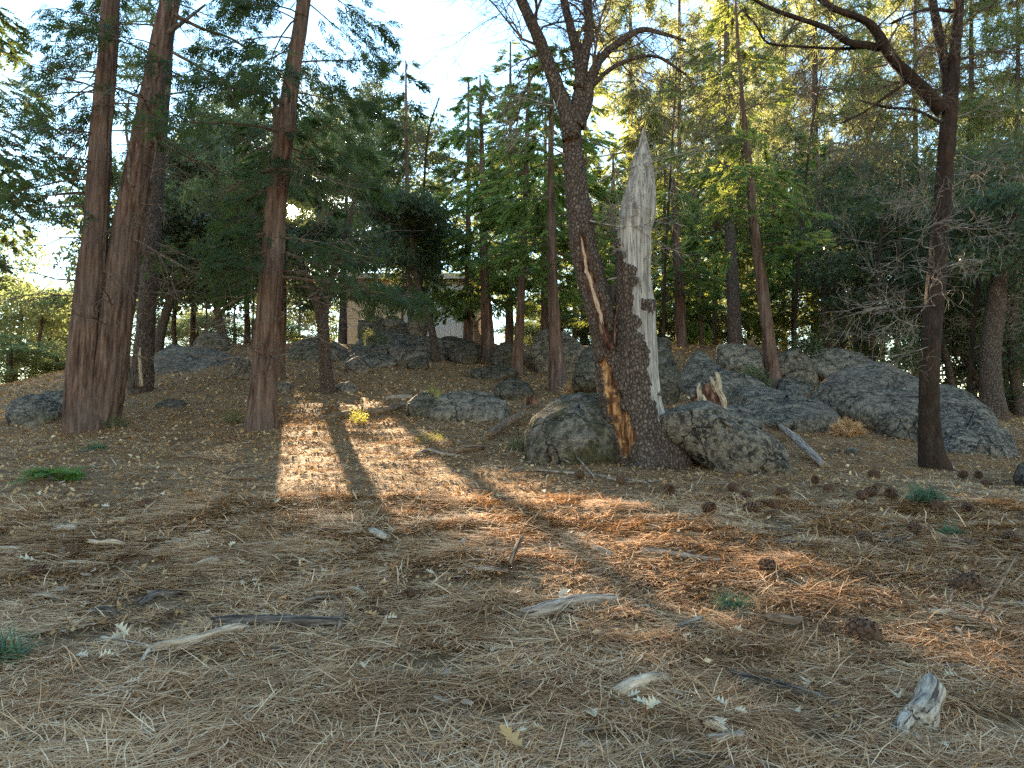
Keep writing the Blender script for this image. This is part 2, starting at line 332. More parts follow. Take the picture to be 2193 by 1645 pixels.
def single(name, me, label, cat, loc, group=None, kind=None):
    """a thing that is one mesh, its origin at loc"""
    co = np.empty(len(me.vertices) * 3, np.float32); me.vertices.foreach_get('co', co); co = co.reshape(-1, 3) - np.array(loc, np.float32)
    me.vertices.foreach_set('co', co.ravel()); me.update()
    o = bpy.data.objects.new(name, me); COL.objects.link(o); o.location = loc
    if label: o['label'] = label
    if cat: o['category'] = cat
    if group: o['group'] = group
    if kind: o['kind'] = kind
    return o
class Acc:
    def __init__(s): s.V = []; s.F = {3: [], 4: []}; s.T = []; s.n = 0; s.I = {3: [], 4: []}; s.Gr = []; s.hasg = False
    def add(s, V, F, tint=0.0, mi=0, grain=None):
        V = np.asarray(V, float); s.V.append(V); s.Gr.append(np.zeros((len(V), 3)) if grain is None else grain); s.hasg |= grain is not None; t = np.broadcast_to(np.asarray(tint, float), (len(V),)); s.T.append(t)
        for f in (F if isinstance(F, list) else [F]):
            f = np.asarray(f)
            if len(f): s.F[f.shape[1]].append(f + s.n); s.I[f.shape[1]].append(np.full(len(f), mi) if np.isscalar(mi) else mi)
        s.n += len(V)
    def mesh(s, name, mat, smooth=True):
        F = [np.concatenate(s.F[k]) for k in (3, 4) if s.F[k]]; I = np.concatenate([np.concatenate(s.I[k]) for k in (3, 4) if s.F[k]])
        me = mesh(name, np.concatenate(s.V), F, mat, np.concatenate(s.T), smooth, I)
        if s.hasg: a = me.attributes.new('grain', 'FLOAT_VECTOR', 'POINT'); a.data.foreach_set('vector', np.concatenate(s.Gr).astype(np.float32).ravel())
        return me
def resample(pts, n):
    """smooth curve through pts (Catmull-Rom), n points evenly by arc length; works on (k,d) arrays"""
    p = np.asarray(pts, float)
    if len(p) < 3:
        t = np.linspace(0, 1, n)[:, None]; return p[0] * (1 - t) + p[-1] * t
    q = np.vstack([2 * p[0] - p[1], p, 2 * p[-1] - p[-2]]); out = []
    for i in range(1, len(q) - 2):
        t = np.linspace(0, 1, 12, endpoint=False)[:, None]; a, b, c, d = q[i - 1], q[i], q[i + 1], q[i + 2]
        out.append(.5 * (2 * b + (c - a) * t + (2 * a - 5 * b + 4 * c - d) * t ** 2 + (3 * b - a - 3 * c + d) * t ** 3))
    out = np.vstack(out + [p[-1:]]); L = np.concatenate([[0], np.cumsum(np.linalg.norm(np.diff(out[:, :3], axis=0), axis=1))])
    u = np.linspace(0, L[-1], n); return np.stack([np.interp(u, L, out[:, k]) for k in range(out.shape[1])], 1)
def frames(C):
    T = np.gradient(C, axis=0); T /= np.linalg.norm(T, axis=1)[:, None] + 1e-9
    a = np.array([1.0, 0, 0]) if abs(T[0][0]) < .8 else np.array([0, 0, 1.0])
    X = np.empty_like(C); x = a - T[0] * (a @ T[0]); X[0] = x / np.linalg.norm(x)
    for i in range(1, len(C)):
        x = X[i - 1] - T[i] * (X[i - 1] @ T[i]); X[i] = x / (np.linalg.norm(x) + 1e-9)
    return T, X, np.cross(T, X)
def tube(C, R, ns=6, disp=None, cap=True):
    C = np.asarray(C, float); n = len(C); R = np.broadcast_to(np.asarray(R, float), (n,)); T, X, Y = frames(C)
    th = np.arange(ns) * 2 * math.pi / ns
    r = R[:, None] * np.ones(ns)
    if disp is not None: r = r + disp(th[None, :], np.arange(n)[:, None], C, R)
    V = C[:, None, :] + r[..., None] * (np.cos(th)[None, :, None] * X[:, None, :] + np.sin(th)[None, :, None] * Y[:, None, :])
    V = V.reshape(-1, 3); i = np.arange(n - 1)[:, None] * ns; j = np.arange(ns)[None, :]; j2 = (j + 1) % ns
    Q = np.stack([i + j, i + j2, i + ns + j2, i + ns + j], -1).reshape(-1, 4); Fs = [Q]
    if cap:
        V = np.vstack([V, C[:1], C[-1:]]); k = n * ns; jj = np.arange(ns)
        Fs.append(np.stack([(jj + 1) % ns, jj, np.full(ns, k)], -1)); Fs.append(np.stack([(n - 1) * ns + jj, (n - 1) * ns + (jj + 1) % ns, np.full(ns, k + 1)], -1))
    return V, Fs
def grain_of(C, R, ns, cap=True, off=0.0):
    C = np.asarray(C, float); n = len(C); R = np.broadcast_to(np.asarray(R, float), (n,)); s_ = np.concatenate([[0], np.cumsum(np.linalg.norm(np.diff(C, axis=0), axis=1))]); th = np.arange(ns) * 2 * math.pi / ns
    g = np.stack([np.cos(th)[None] * R[:, None] + off, np.sin(th)[None] * R[:, None] + off, s_[:, None] * np.ones(ns)], -1).reshape(-1, 3)
    return np.vstack([g, [[off, off, 0]], [[off, off, s_[-1]]]]) if cap else g
def unit(v): return v / (np.linalg.norm(v, axis=-1, keepdims=True) + 1e-9)

# ------------------------------------------------------------------ foliage clumps
def tpl_cedar(k, rng, wid=.055, quad=True):
    """flat fan of drooping fingers along y, length 1"""
    V = []; F = []
    def fin(a, d, L, w):
        d = unit(np.array(d)); s = unit(np.cross(d, [0, 0, 1.0])); a = np.array(a); n = len(V)
        mid = a + d * L * .45 + np.array([0, 0, -.02]); tip = a + d * L + np.array([0, 0, -.16 * L])
        if quad: V.extend([a, mid + s * w, tip, mid - s * w]); F.append((n, n + 1, n + 2, n + 3))
        else: V.extend([a + s * w, a - s * w, tip]); F.append((n, n + 1, n + 2))
    fin((0, 0, 0), (0, 1, 0), 1.0, wid * .8)
    for i in range(k):
        t = .12 + .72 * i / max(1, k - 1)
        for sgn in (-1, 1):
            fin((0, t, -.1 * t * t), (sgn * rng.uniform(.55, .95), rng.uniform(.6, 1.0), rng.uniform(-.25, .15)), (.52 - .3 * t) * rng.uniform(.75, 1.15), wid)
    return np.array(V, float), np.array(F)
def tpl_pine(k, rng):
    V = []; F = []
    for i in range(k):
        d = unit(np.array([rng.normal(), rng.normal() * .8 + .55, rng.normal() * .8])); s = unit(np.cross(d, rng.normal(size=3))) * .028; n = len(V)
        a = np.array([0, rng.uniform(-.15, .25), 0]); V.extend([a + s, a - s, a + d * rng.uniform(.6, 1.0)]); F.append((n, n + 1, n + 2))
    return np.array(V, float), np.array(F)
def tpl_leaf(k, rng, sz=.17, tri=False):
    V = []; F = []
    for i in range(k):
        a = rng.normal(size=3) * np.array([.38, .42, .30]); d = unit(rng.normal(size=3)); s = unit(np.cross(d, rng.normal(size=3))); z = sz * rng.uniform(.7, 1.25); n = len(V)
        if tri: V.extend([a - d * z + s * z * .35, a + d * z, a - d * z * .5 - s * z * .75]); F.append((n, n + 1, n + 2))
        else: V.extend([a - d * z, a + s * z * .5, a + d * z, a - s * z * .5]); F.append((n, n + 1, n + 2, n + 3))
    return np.array(V, float), np.array(F)
trg = np.random.default_rng(5)
TPL = {'cedar_near': [tpl_cedar(6, trg, .04) for _ in range(4)], 'cedar_far': [tpl_cedar(5, trg, .085, False) for _ in range(4)],
       'pine': [tpl_pine(15, trg) for _ in range(4)], 'leaf': [tpl_leaf(12, trg, .16, True) for _ in range(4)], 'leaf_fine': [tpl_leaf(12, trg, .11) for _ in range(4)]}
def stamp(acc, kind, p, ax, nm, sc, tint, rng, mi=0):
    """stamp clumps at p along ax with normals nm"""
    ax = unit(ax); side = unit(np.cross(ax, nm)); nn = np.cross(side, ax)
    w = rng.integers(0, 4, len(p))
    for t in range(4):
        m_ = w == t
        if not m_.any(): continue
        V, Fc = TPL[kind][t]; k = len(V)
        W = (V[None, :, 0, None] * side[m_][:, None] + V[None, :, 1, None] * ax[m_][:, None] + V[None, :, 2, None] * nn[m_][:, None]) * sc[m_][:, None, None] + p[m_][:, None]
        n = int(m_.sum()); Fa = (Fc[None] + (np.arange(n) * k)[:, None, None]).reshape(-1, Fc.shape[1])
        acc.add(W.reshape(-1, 3), Fa, np.repeat(tint[m_], k), mi)

# ------------------------------------------------------------------ ground
def build_ground():
    xs = np.concatenate([-np.geomspace(16, 700, 26)[::-1], np.arange(-15.9, 15.95, .13), np.geomspace(16, 700, 26)])
    ys = np.concatenate([-np.geomspace(3, 400, 14)[::-1], np.linspace(-2.5, 2.0, 10), np.arange(2.08, 10, .085), np.arange(10, 20, .14), np.arange(20, 35, .25), np.geomspace(35, 900, 40)])
    X, Y = np.meshgrid(xs, ys); Z = H(X, Y)
    V = np.stack([X, Y, Z], -1).reshape(-1, 3); nx, ny = len(xs), len(ys)
    i = np.arange(ny - 1)[:, None] * nx; j = np.arange(nx - 1)[None, :]
    Q = np.stack([i + j, i + j + 1, i + nx + j + 1, i + nx + j], -1).reshape(-1, 4)
    o = bpy.data.objects.new('ground', mesh('ground', V, Q, 'forest_floor')); COL.objects.link(o); o['kind'] = 'structure'
build_ground()

# ------------------------------------------------------------------ trunks
def path3(pp, Y=None, dY=0.0):
    """[(px,py,width px)] from the base up -> centres and radii; Y = distance of the base"""
    if Y is None: Y = G(pp[0][0], pp[0][1])[1]
    C = []; R = []
    for i, (x, y, w) in enumerate(pp):
        w = w * .94
        yy = Y + dY * i / max(1, len(pp) - 1); p = P(x, y, yy); C.append(p); R.append(w / 2 * float((p - C0) @ FW) / F)
    return np.array(C), np.array(R), Y
def bark_disp(kind, seed, flare=.25, zb=0.0, lobes=5):
    def f(th, si, C, R):
        z = C[:, 2:3] - zb; r = R[:, None]; cx, sx = np.cos(th), np.sin(th)
        d = 0
        if flare: 
            e = np.exp(-np.clip(z, 0, 9) / (1.3 * R[0] * 1.6)); d = d + r * flare * e * (1 + .55 * vn(cx * 1.9 + 9, sx * 1.9, 0, seed + 3))
        d = d + r * .055 * fbm(cx * 1.5, sx * 1.5, z * .6, seed, 3)
        if kind == 'cedar':
            n = vn(cx * r * 17, sx * r * 17, z * .75, seed + 5); n2 = vn(cx * r * 42, sx * r * 42, z * 1.6, seed + 8)
            d = d + .036 * (.6 - 2 * np.abs(n)) * np.clip(r / .3, .25, 1.2) + .012 * n2
        elif kind == 'oak':
            n = vn(cx * r * 20, sx * r * 20, z * 11, seed + 5); d = d + .010 * n + .03 * r * vn(cx * 3, sx * 3, z * 2.4, seed + 7)
        else:
            d = d + .014 * vn(cx * r * 14, sx * r * 14, z * 5, seed + 5) * np.clip(r / .2, .2, 1)
        return d
    return f
def trunk_geo(pp, Y=None, dY=0.0, kind='cedar', seed=1, flare=.2, ns=40, dz=.08, up=0.0, sink=.35):
    C, R, Y = path3(pp, Y, dY)
    if up:      # goes on above the frame
        d = unit(C[-1] - C[-2]); C = np.vstack([C, C[-1] + d * up]); R = np.append(R, R[-1] * .35)
    zb = C[0][2]
    if sink > .3: sink = max(.35, zb - float(H(C[0][0], C[0][1], False)) + .3)
    C = np.vstack([C[0] - [0, 0, sink], C]); R = np.append(R[0] * 1.02, R)
    L = np.linalg.norm(np.diff(C, axis=0), axis=1).sum(); n = int(np.clip(L / dz, 8, 300))
    cr = resample(np.hstack([C, R[:, None]]), n); C2, R2 = cr[:, :3], np.maximum(cr[:, 3], .01)
    V, Fs = tube(C2, R2, ns, bark_disp(kind, seed, flare, zb))
    return V, Fs, C2, R2, Y
def base_of(C2): return (float(C2[0][0]), float(C2[0][1]), float(H(C2[0][0], C2[0][1])))

# ------------------------------------------------------------------ crowns
def at_h(C, z):
    i = int(np.clip(np.searchsorted(C[:, 2], z), 1, len(C) - 1)); a, b = C[i - 1], C[i]; t = np.clip((z - a[2]) / (b[2] - a[2] + 1e-6), 0, 1); return a + (b - a) * t
def crown(C, z0, z1, R, nb, kind, seed, size=.5, per=2.2, env='cone', droop=.25, bare=.0, az=None, dens=1.0, tint=(0.1, .6), doc=True, wood='twig_bark', leafm='cedar_foliage', rise=0.0, thick=.03, hang=.5):
    """branches around the trunk line C between z0 and z1 with clumps of foliage; returns Acc (slots: foliage, wood)"""
    rng = np.random.default_rng(seed); acc = Acc(); PP = []; AX = []; NM = []; TT = []; fw = []
    for b in range(nb):
        u = (b + rng.uniform(0, 1)) / nb; z = z0 + (z1 - z0) * u; c = at_h(C, z)
        if env == 'cone': e = (1 - u) ** .75 * .95 + .08
        elif env == 'column': e = min(1, (1 - u) * 2.2 + .12) * (.75 + .25 * min(1, u * 5))
        else: e = math.sqrt(max(.05, 1 - (2 * u - 1) ** 2))
        L = R * e * rng.uniform(.6, 1.12); a = rng.uniform(0, 2 * math.pi) if az is None else rng.normal(az[0], az[1])
        dr = droop * rng.uniform(.5, 1.5); n = 7; s = np.linspace(0, 1, n)
        d = np.array([math.cos(a), math.sin(a), 0]); sd = np.array([-d[1], d[0], 0]); wob = rng.normal(0, .10, 2)
        B = c + np.outer(s * L, d) + np.outer(s * s * L * wob[0] + np.sin(s * 5) * L * .03, sd)
        B[:, 2] += L * (rise * s + (-dr) * s ** 1.6 + .35 * dr * s ** 4)
        if doc and carve(B[2:], .1).any(): continue
        rb = max(.008, thick * (L / R) * .9) * (1 - .85 * s) * (.6 + .4 * R / 3)
        V, Fs = tube(B, rb, 4, None, False); fw.append((V, Fs))
        t0 = bare; m = max(2, int(L * per / max(size, .1) * (1 - t0) * dens * 2))
        t = t0 + (1 - t0) * rng.uniform(0, 1, m) ** .8; q = np.stack([np.interp(t, s, B[:, k]) for k in range(3)], 1)
        wd = (1.06 - t) * .42 * L + .12 * size; off = rng.uniform(-1, 1, m) * wd
        q = q + sd * off[:, None] + d * (np.abs(off) * .45)[:, None]; q[:, 2] += -np.abs(off) * .25 * droop + rng.normal(0, .10 * size + .03 * L, m)
        ax = d[None] * 1.0 + sd[None] * (np.sign(off) * rng.uniform(.2, 1.0, m))[:, None] + np.array([0, 0, -1.0]) * rng.uniform(0, hang * 1.5, m)[:, None]
        PP.append(q); AX.append(ax); NM.append(np.array([0, 0, 1.0])[None] + rng.normal(0, .45, (m, 3)))
        TT.append(np.clip(tint[0] + (tint[1] - tint[0]) * (rng.uniform(0, 1, m) * .6 + .4 * rng.uniform()), 0, 1))
        # side twigs as thin rods so the branch reads
        for j in range(min(6, m)):
            o_ = q[j]; V, Fs = tube(np.array([[np.interp(t[j] * .93, s, B[:, k]) for k in range(3)], o_]), [.008, .004], 3, None, False); fw.append((V, Fs))
    p = np.concatenate(PP); ax = np.concatenate(AX); nm = np.concatenate(NM); tt = np.concatenate(TT)
    if doc:
        pass
    sc = size * rng.uniform(.7, 1.25, len(p)); stamp(acc, kind, p, ax, nm, sc, tt, rng, 0)
    if doc:     # single leaves that would stand in the sunbeams are missing from the crown
        Va = np.concatenate(acc.V); Ta = np.concatenate(acc.T)
        for k in (3, 4):
            if acc.F[k]:
                Fk = np.concatenate(acc.F[k]); cen = Va[Fk].mean(1); keep = ~carve(cen, .05); Fk = Fk[keep]; acc.F[k] = [Fk]; acc.I[k] = [np.zeros(len(Fk), int)]
                used = np.unique(Fk); mp = np.zeros(len(Va), int); mp[used] = np.arange(len(used)); acc.F[k] = [mp[Fk]]; acc.V = [Va[used]]; acc.T = [Ta[used]]; acc.n = len(used)
    for V, Fs in fw: acc.add(V, Fs, 0.0, 1)
    return acc
def nearsun(p, m=.25):
    v = np.asarray(p) - C0; al = v @ S; return al > 2 and np.linalg.norm(v - al * S) < m
def grow(acc, p, d, L, r, depth, rng, mi=0, wig=.35, up=.15, kids=3, ang=.8, sides=4, minr=.003):
    """bare branch that wanders and forks"""
    n = 4; pts = [p]; dd = unit(d)
    for i in range(n):
        dd = unit(dd + rng.normal(0, wig, 3) * .5 + np.array([0, 0, up * .25])); pts.append(pts[-1] + dd * L / n)
    if any(nearsun(q_) for q_ in pts): return
    C = np.array(pts); R = np.maximum(r * (1 - .75 * np.linspace(0, 1, n + 1)), minr); V, Fs = tube(C, R, sides if r > .02 else 3, None, False); acc.add(V, Fs, 0.0, mi)
    if depth <= 0: return
    for k in range(kids):
        t = rng.uniform(.3, 1.0); i = int(t * n); q = C[i]; dl = unit(C[min(i + 1, n)] - C[max(i - 1, 0)])
        nd = unit(dl + unit(np.cross(dl, rng.normal(size=3))) * ang * rng.uniform(.6, 1.2)); grow(acc, q, nd, L * rng.uniform(.45, .75), r * rng.uniform(.4, .6), depth - 1, rng, mi, wig, up, kids, ang, sides, minr)

def tree(name, label, cat, trunks, crowns=(), group=None, tk='cedar', mat='cedar_bark', seed=1, extra=None):
    """trunks: list of dicts for trunk_geo; crowns: list of dicts for crown()"""
    root = None; Cs = []
    for i, t in enumerate(trunks):
        t = dict(t); mt = t.pop('mat', mat); nm = t.pop('name', 'trunk'); lb = t.pop('label', None); t.setdefault('kind', tk); t.setdefault('seed', seed + i * 3)
        V, Fs, C2, R2, Y = trunk_geo(**t); Cs.append((C2, R2, Y))
        if root is None: root = thing(name, label, cat, base_of(C2), group)
        part(nm, mesh(nm, V, Fs, mt), root, lb)
    for c in crowns:
        c = dict(c); ti = c.pop('trunk', 0); nm = c.pop('name', 'crown'); lm = c.get('leafm', 'cedar_foliage'); wd = c.get('wood', 'twig_bark')
        a = crown(Cs[ti][0], **c)
        part(nm, a.mesh(nm, [lm, wd], False), root)
    if extra: extra(root, Cs)
    return root, Cs

def zpx(py, Y): return float(P(CX, py, Y)[2])
STATS = {}

# crowns shared by the trees of the far wood (each tree scales and turns its copy)
PROTO = {}
def proto(key):
    if key not in PROTO:
        k = PROTO_SPEC[key]; C = np.stack([np.zeros(30), np.zeros(30), np.linspace(0, 10, 30)], 1)
        a = crown(C, doc=False, **k); PROTO[key] = a.mesh('crown', [k['leafm'], k.get('wood', 'twig_bark')], False)
    return PROTO[key]
# nominal crown: 10 m tall line, radius 3
PROTO_SPEC = {
    'pine0': dict(z0=0, z1=10, R=3, nb=60, kind='pine', seed=501, size=.62, per=3.0, env='column', bare=.12, leafm='pine_foliage', droop=.12),
    'pine1': dict(z0=0, z1=10, R=3, nb=52, kind='pine', seed=502, size=.66, per=3.0, env='cone', bare=.2, leafm='pine_foliage', droop=.05, rise=.1),
    'oak0': dict(z0=0, z1=10, R=3, nb=64, kind='leaf', seed=503, size=.55, per=3.2, env='round', bare=.1, leafm='live_oak_foliage', droop=.2, rise=.15, wood='grey_twig'),
    'oak1': dict(z0=0, z1=10, R=3, nb=60, kind='leaf', seed=504, size=.60, per=3.0, env='column', bare=.1, leafm='live_oak_foliage', droop=.3, rise=.1, wood='grey_twig'),
    'cedar0': dict(z0=0, z1=10, R=3, nb=90, kind='cedar_far', seed=505, size=.40, per=3.4, env='cone', bare=.05, leafm='young_cedar_foliage', droop=.35),
    'cedar1': dict(z0=0, z1=10, R=3, nb=90, kind='cedar_far', seed=506, size=.40, per=3.2, env='column', bare=.05, leafm='young_cedar_foliage', droop=.35),
    'leafy0': dict(z0=0, z1=10, R=3, nb=60, kind='leaf', seed=507, size=.6, per=3.2, env='round', bare=.1, leafm='far_foliage', droop=.2, rise=.1),
}
def wood_tree(label, key, x, Y, z0p, top, R, w=14, lean=0, name='pine_tree', tk='pine', mat='pine_bark', bpy_=800, rot=None):
    te = max(top + (15 if top > 0 else 0), -60); pp = [(x, bpy_, w), (x + lean * .3, bpy_ + (te - bpy_) * .3, w * .88), (x + lean * .7, bpy_ + (te - bpy_) * .65, w * .65), (x + lean, te, w * (.12 if top > -60 else .35))]
    if top < -60: up = zpx(top, Y) - zpx(-60, Y)
    else: up = 0
    V, Fs, C2, R2, _ = trunk_geo(pp, Y, kind=tk, seed=int(x) % 97, flare=.15, ns=12, dz=.4, up=up)
    root = thing(name, label, 'tree', base_of(C2)); part('trunk', mesh('trunk', V, Fs, mat), root)
    z0 = zpx(z0p, Y); z1 = zpx(top, Y); c = at_h(C2, (z0 + z1) / 2)
    o = bpy.data.objects.new('crown', proto(key)); COL.objects.link(o); o.parent = root; b = np.array(root.location)
    o.location = (c[0] - b[0], c[1] - b[1], z0 - b[2]); o.scale = (R / 3, R / 3, (z1 - z0) / 10); o.rotation_euler = (0, 0, rnd.uniform(0, 6.28) if rot is None else rot)
    return root

# the air between the trees, faintly hazy against the sun
HB = (np.array([0, 0, 5.0]), np.array([1900.0, 1900.0, 72.0]))
def haze():
    m_ = bpy.data.materials.new('haze'); m_.use_nodes = True; nt = m_.node_tree; nt.nodes.remove(nt.nodes['Principled BSDF'])
    v = nt.nodes.new('ShaderNodeVolumePrincipled'); v.inputs['Color'].default_value = (.92, .95, 1, 1); v.inputs['Density'].default_value = HAZE; v.inputs['Anisotropy'].default_value = .35
    nt.links.new(v.outputs[0], nt.nodes['Material Output'].inputs['Volume']); M['haze'] = m_
    c, s_ = HB; s_ = s_ / 2; V = np.array([[x, y, z] for x in (-1, 1) for y in (-1, 1) for z in (-1, 1)]) * s_ + c
    me = mesh('haze', V, np.array([[0, 1, 3, 2], [4, 6, 7, 5], [0, 4, 5, 1], [2, 3, 7, 6], [0, 2, 6, 4], [1, 5, 7, 3]]), 'haze', None, False)
    o = bpy.data.objects.new('haze', me); COL.objects.link(o); o['kind'] = 'stuff'; o['label'] = 'faint sunlit haze hanging between the trees'
HAZE = 0.0011
# ------------------------------------------------------------------ the near cedars on the left
NEAR = dict(kind='cedar_near', size=.34, per=4.2, thick=.035, hang=.9)
def dead_stubs(paths, mat='twig_bark', name='dead_branches'):
    def f(root, Cs):
        acc = Acc()
        for pts, Y, w0, w1, dY in paths:
            pp = [P(x, y, Y + dY * i / (len(pts) - 1)) for i, (x, y) in enumerate(pts)]
            C = resample(pp, 4 * len(pts)); R = np.linspace(w0, w1, len(C)) / 2 * Y / F
            V, Fs = tube(C, R, 5, None, True); acc.add(V, Fs)
        part(name, acc.mesh(name, [mat], True), root)
    return f
def twiggy(root, C2, specs, seed, name='dead_branches', mat='twig_bark'):
    """bare drooping side branches: (z, azimuth, length, radius)"""
    acc = Acc(); rng = np.random.default_rng(seed)
    for z, a, L, r in specs:
        c = at_h(C2, z); d = np.array([math.cos(a), math.sin(a), rng.uniform(-.25, .2)])
        grow(acc, c, d, L, r, 2, rng, 0, .38, -.25, 4, .7)
    part(name, acc.mesh(name, [mat], False), root)
def cedar_left(root, Cs):
    C2 = Cs[0][0]; r = np.random.default_rng(4)
    twiggy(root, C2, [(float(z), math.pi + r.normal(0, .5), r.uniform(1.2, 2.6), .022) for z in np.linspace(4.6, 9.5, 12)] + [(float(z), r.normal(-.3, .6), r.uniform(.5, 1.2), .014) for z in np.linspace(4, 9, 5)], 41)
tree('cedar_tree', 'thick red barked cedar, left stem of the fused pair at left', 'tree',
     [dict(pp=[(181, 922, 84), (178, 860, 76), (186, 700, 66), (203, 500, 53), (216, 300, 45), (228, 150, 40), (238, 0, 35)], dY=.2, ns=72, dz=.07, seed=2, up=6, flare=.04)],
     [dict(z0=6.0, z1=14.5, R=2.9, nb=36, seed=21, bare=.35, az=(math.pi, 1.0), droop=.35, dens=.8, **NEAR),
      dict(z0=8.5, z1=15, R=2.2, nb=16, seed=22, bare=.3, droop=.35, dens=.8, name='crown', **NEAR)], seed=2, extra=cedar_left)
def cedar_pair2(root, Cs):
    C2 = Cs[0][0]; r = np.random.default_rng(6)
    twiggy(root, C2, [(float(z), r.normal(-.4, .5), r.uniform(.9, 2.2), .020) for z in np.linspace(3.6, 9.5, 16)] + [(float(z), math.pi + r.normal(0, .4), r.uniform(.4, 1.0), .016) for z in np.linspace(4, 9, 6)], 43)
    dead_stubs([([(288, 400), (277, 385), (277, 330), (270, 270), (276, 215)], 14.6, 9, 4, -.1), ([(330, 295), (335, 310), (330, 350), (322, 390)], 14.7, 6, 3, 0),
                ([(320, 190), (300, 180), (290, 200)], 14.7, 6, 3, 0), ([(360, 70), (395, 45), (440, 10)], 14.8, 12, 5, .4), ([(370, 112), (420, 140), (480, 175), (508, 230)], 14.8, 8, 3, .3),
                ([(372, 30), (430, 60), (500, 85), (550, 125)], 14.8, 9, 4, .5)], name='stub')(root, Cs)
tree('cedar_tree', 'leaning red barked cedar, right stem of the fused pair at left', 'tree',
     [dict(pp=[(212, 918, 72), (223, 860, 77), (237, 760, 75), (257, 620, 68), (277, 480, 63), (301, 340, 54), (322, 220, 48), (346, 90, 43), (366, 0, 40)], dY=.25, ns=72, dz=.07, seed=7, up=6, flare=.03)],
     [dict(z0=8.0, z1=14.5, R=2.6, nb=30, seed=23, bare=.4, droop=.4, dens=.75, **NEAR),
      dict(z0=5.2, z1=8.5, R=1.1, nb=5, seed=24, bare=.3, droop=.4, az=(math.pi, .6), **NEAR)], seed=7, extra=cedar_pair2)
def cedar_mid(root, Cs):
    C2 = Cs[0][0]; r = np.random.default_rng(8)
    twiggy(root, C2, [(float(z), r.normal(-.2, .5), r.uniform(1.2, 2.8), .020) for z in np.linspace(3.0, 7.5, 14)] + [(float(z), math.pi + r.normal(0, .4), r.uniform(.8, 2.0), .018) for z in np.linspace(3.4, 8, 12)], 45)
tree('cedar_tree', 'straight red barked cedar with the low sun shining beside its trunk', 'tree',
     [dict(pp=[(560, 920, 66), (563, 850, 58), (572, 700, 54), (583, 560, 50), (592, 440, 45), (608, 300, 40), (628, 150, 34), (645, 40, 30), (651, 0, 29)], dY=.2, ns=72, dz=.07, seed=12, up=5, flare=.12)],
     [dict(z0=7.6, z1=14.5, R=3.0, nb=38, seed=26, bare=.2, droop=.4, dens=1.5, **NEAR),
      dict(z0=5.0, z1=7.8, R=1.7, nb=13, seed=27, bare=.15, droop=.5, dens=1.3, az=(math.pi, .9), **NEAR),
      dict(z0=4.8, z1=8.2, R=3.0, nb=16, seed=28, bare=.2, droop=.5, dens=1.2, az=(.0, .7), **NEAR)], seed=12, extra=cedar_mid)

# ------------------------------------------------------------------ trees just behind them
tree('pine_tree', 'dark plated pine trunk close behind the fused cedar pair', 'tree',
     [dict(pp=[(303, 812, 44), (312, 700, 40), (322, 560, 38), (335, 380, 34), (352, 180, 28), (362, 60, 24)], Y=19.5, dY=.3, ns=36, dz=.1, seed=15, up=5, kind='pine', mat='pine_bark', flare=.15)],
     [dict(z0=8.5, z1=17, R=3.2, nb=26, seed=31, kind='pine', size=.5, per=2.6, env='column', bare=.3, leafm='pine_foliage', droop=.1)], seed=15)
tree('cedar_tree', 'slender cedar trunk tucked behind the one beside the sun', 'tree',
     [dict(pp=[(596, 800, 26), (600, 700, 25), (603, 600, 23), (601, 500, 20), (594, 380, 14), (588, 200, 8)], Y=21, ns=28, dz=.1, seed=18, flare=.2)],
     [dict(z0=5.6, z1=14, R=2.0, nb=24, seed=33, kind='cedar_far', size=.5, per=3, env='column', leafm='cedar_foliage', droop=.4)], seed=18)
tree('forked_oak', 'dark oak forking low into two limbs, right of the tall sunlit cedar', 'tree',
     [dict(pp=[(702, 842, 32), (697, 790, 28), (694, 740, 27), (690, 690, 27), (676, 640, 20), (655, 590, 16), (642, 550, 13), (630, 490, 9)], Y=19, ns=28, dz=.08, seed=20, kind='oak', mat='oak_bark'),
      dict(pp=[(693, 700, 18), (699, 650, 18), (712, 590, 16), (728, 545, 13), (745, 490, 10), (760, 420, 7)], Y=19, ns=18, dz=.1, seed=22, kind='oak', mat='oak_bark', flare=0, sink=.05, name='limb'),
      dict(pp=[(688, 690, 9), (684, 640, 8), (690, 590, 7), (700, 530, 5)], Y=19.1, ns=10, dz=.1, seed=23, kind='oak', mat='oak_bark', flare=0, sink=.05, name='limb')],
     [dict(z0=5.6, z1=10.5, R=2.6, nb=30, seed=35, kind='leaf', size=.42, per=4.2, env='round', leafm='live_oak_foliage', droop=.2, rise=.1),
      dict(z0=3.9, z1=4.9, R=.7, nb=8, seed=36, kind='cedar_far', size=.3, per=2.0, env='round', leafm='yellow_foliage', droop=.7)], seed=20)
tree('oak_tree', 'thin leaning dark oak trunk in front of the pale building', 'tree',
     [dict(pp=[(934, 768, 18), (927, 720, 17), (916, 675, 17), (905, 645, 16), (893, 600, 13), (884, 540, 11), (880, 470, 8)], Y=25.5, ns=20, dz=.1, seed=24, kind='oak', mat='oak_bark'),
      dict(pp=[(902, 648, 10), (890, 630, 10), (878, 610, 9), (870, 570, 7)], Y=25.5, ns=10, dz=.1, seed=25, kind='oak', mat='oak_bark', flare=0, sink=.02, name='limb')],
     [dict(z0=7.4, z1=13, R=2.8, nb=28, seed=37, kind='leaf', size=.5, per=4, env='round', leafm='live_oak_foliage', droop=.2, rise=.1)], seed=24)
FAR = dict(kind='cedar_far', size=.62, per=1.55, thick=.03, leafm='young_cedar_foliage')
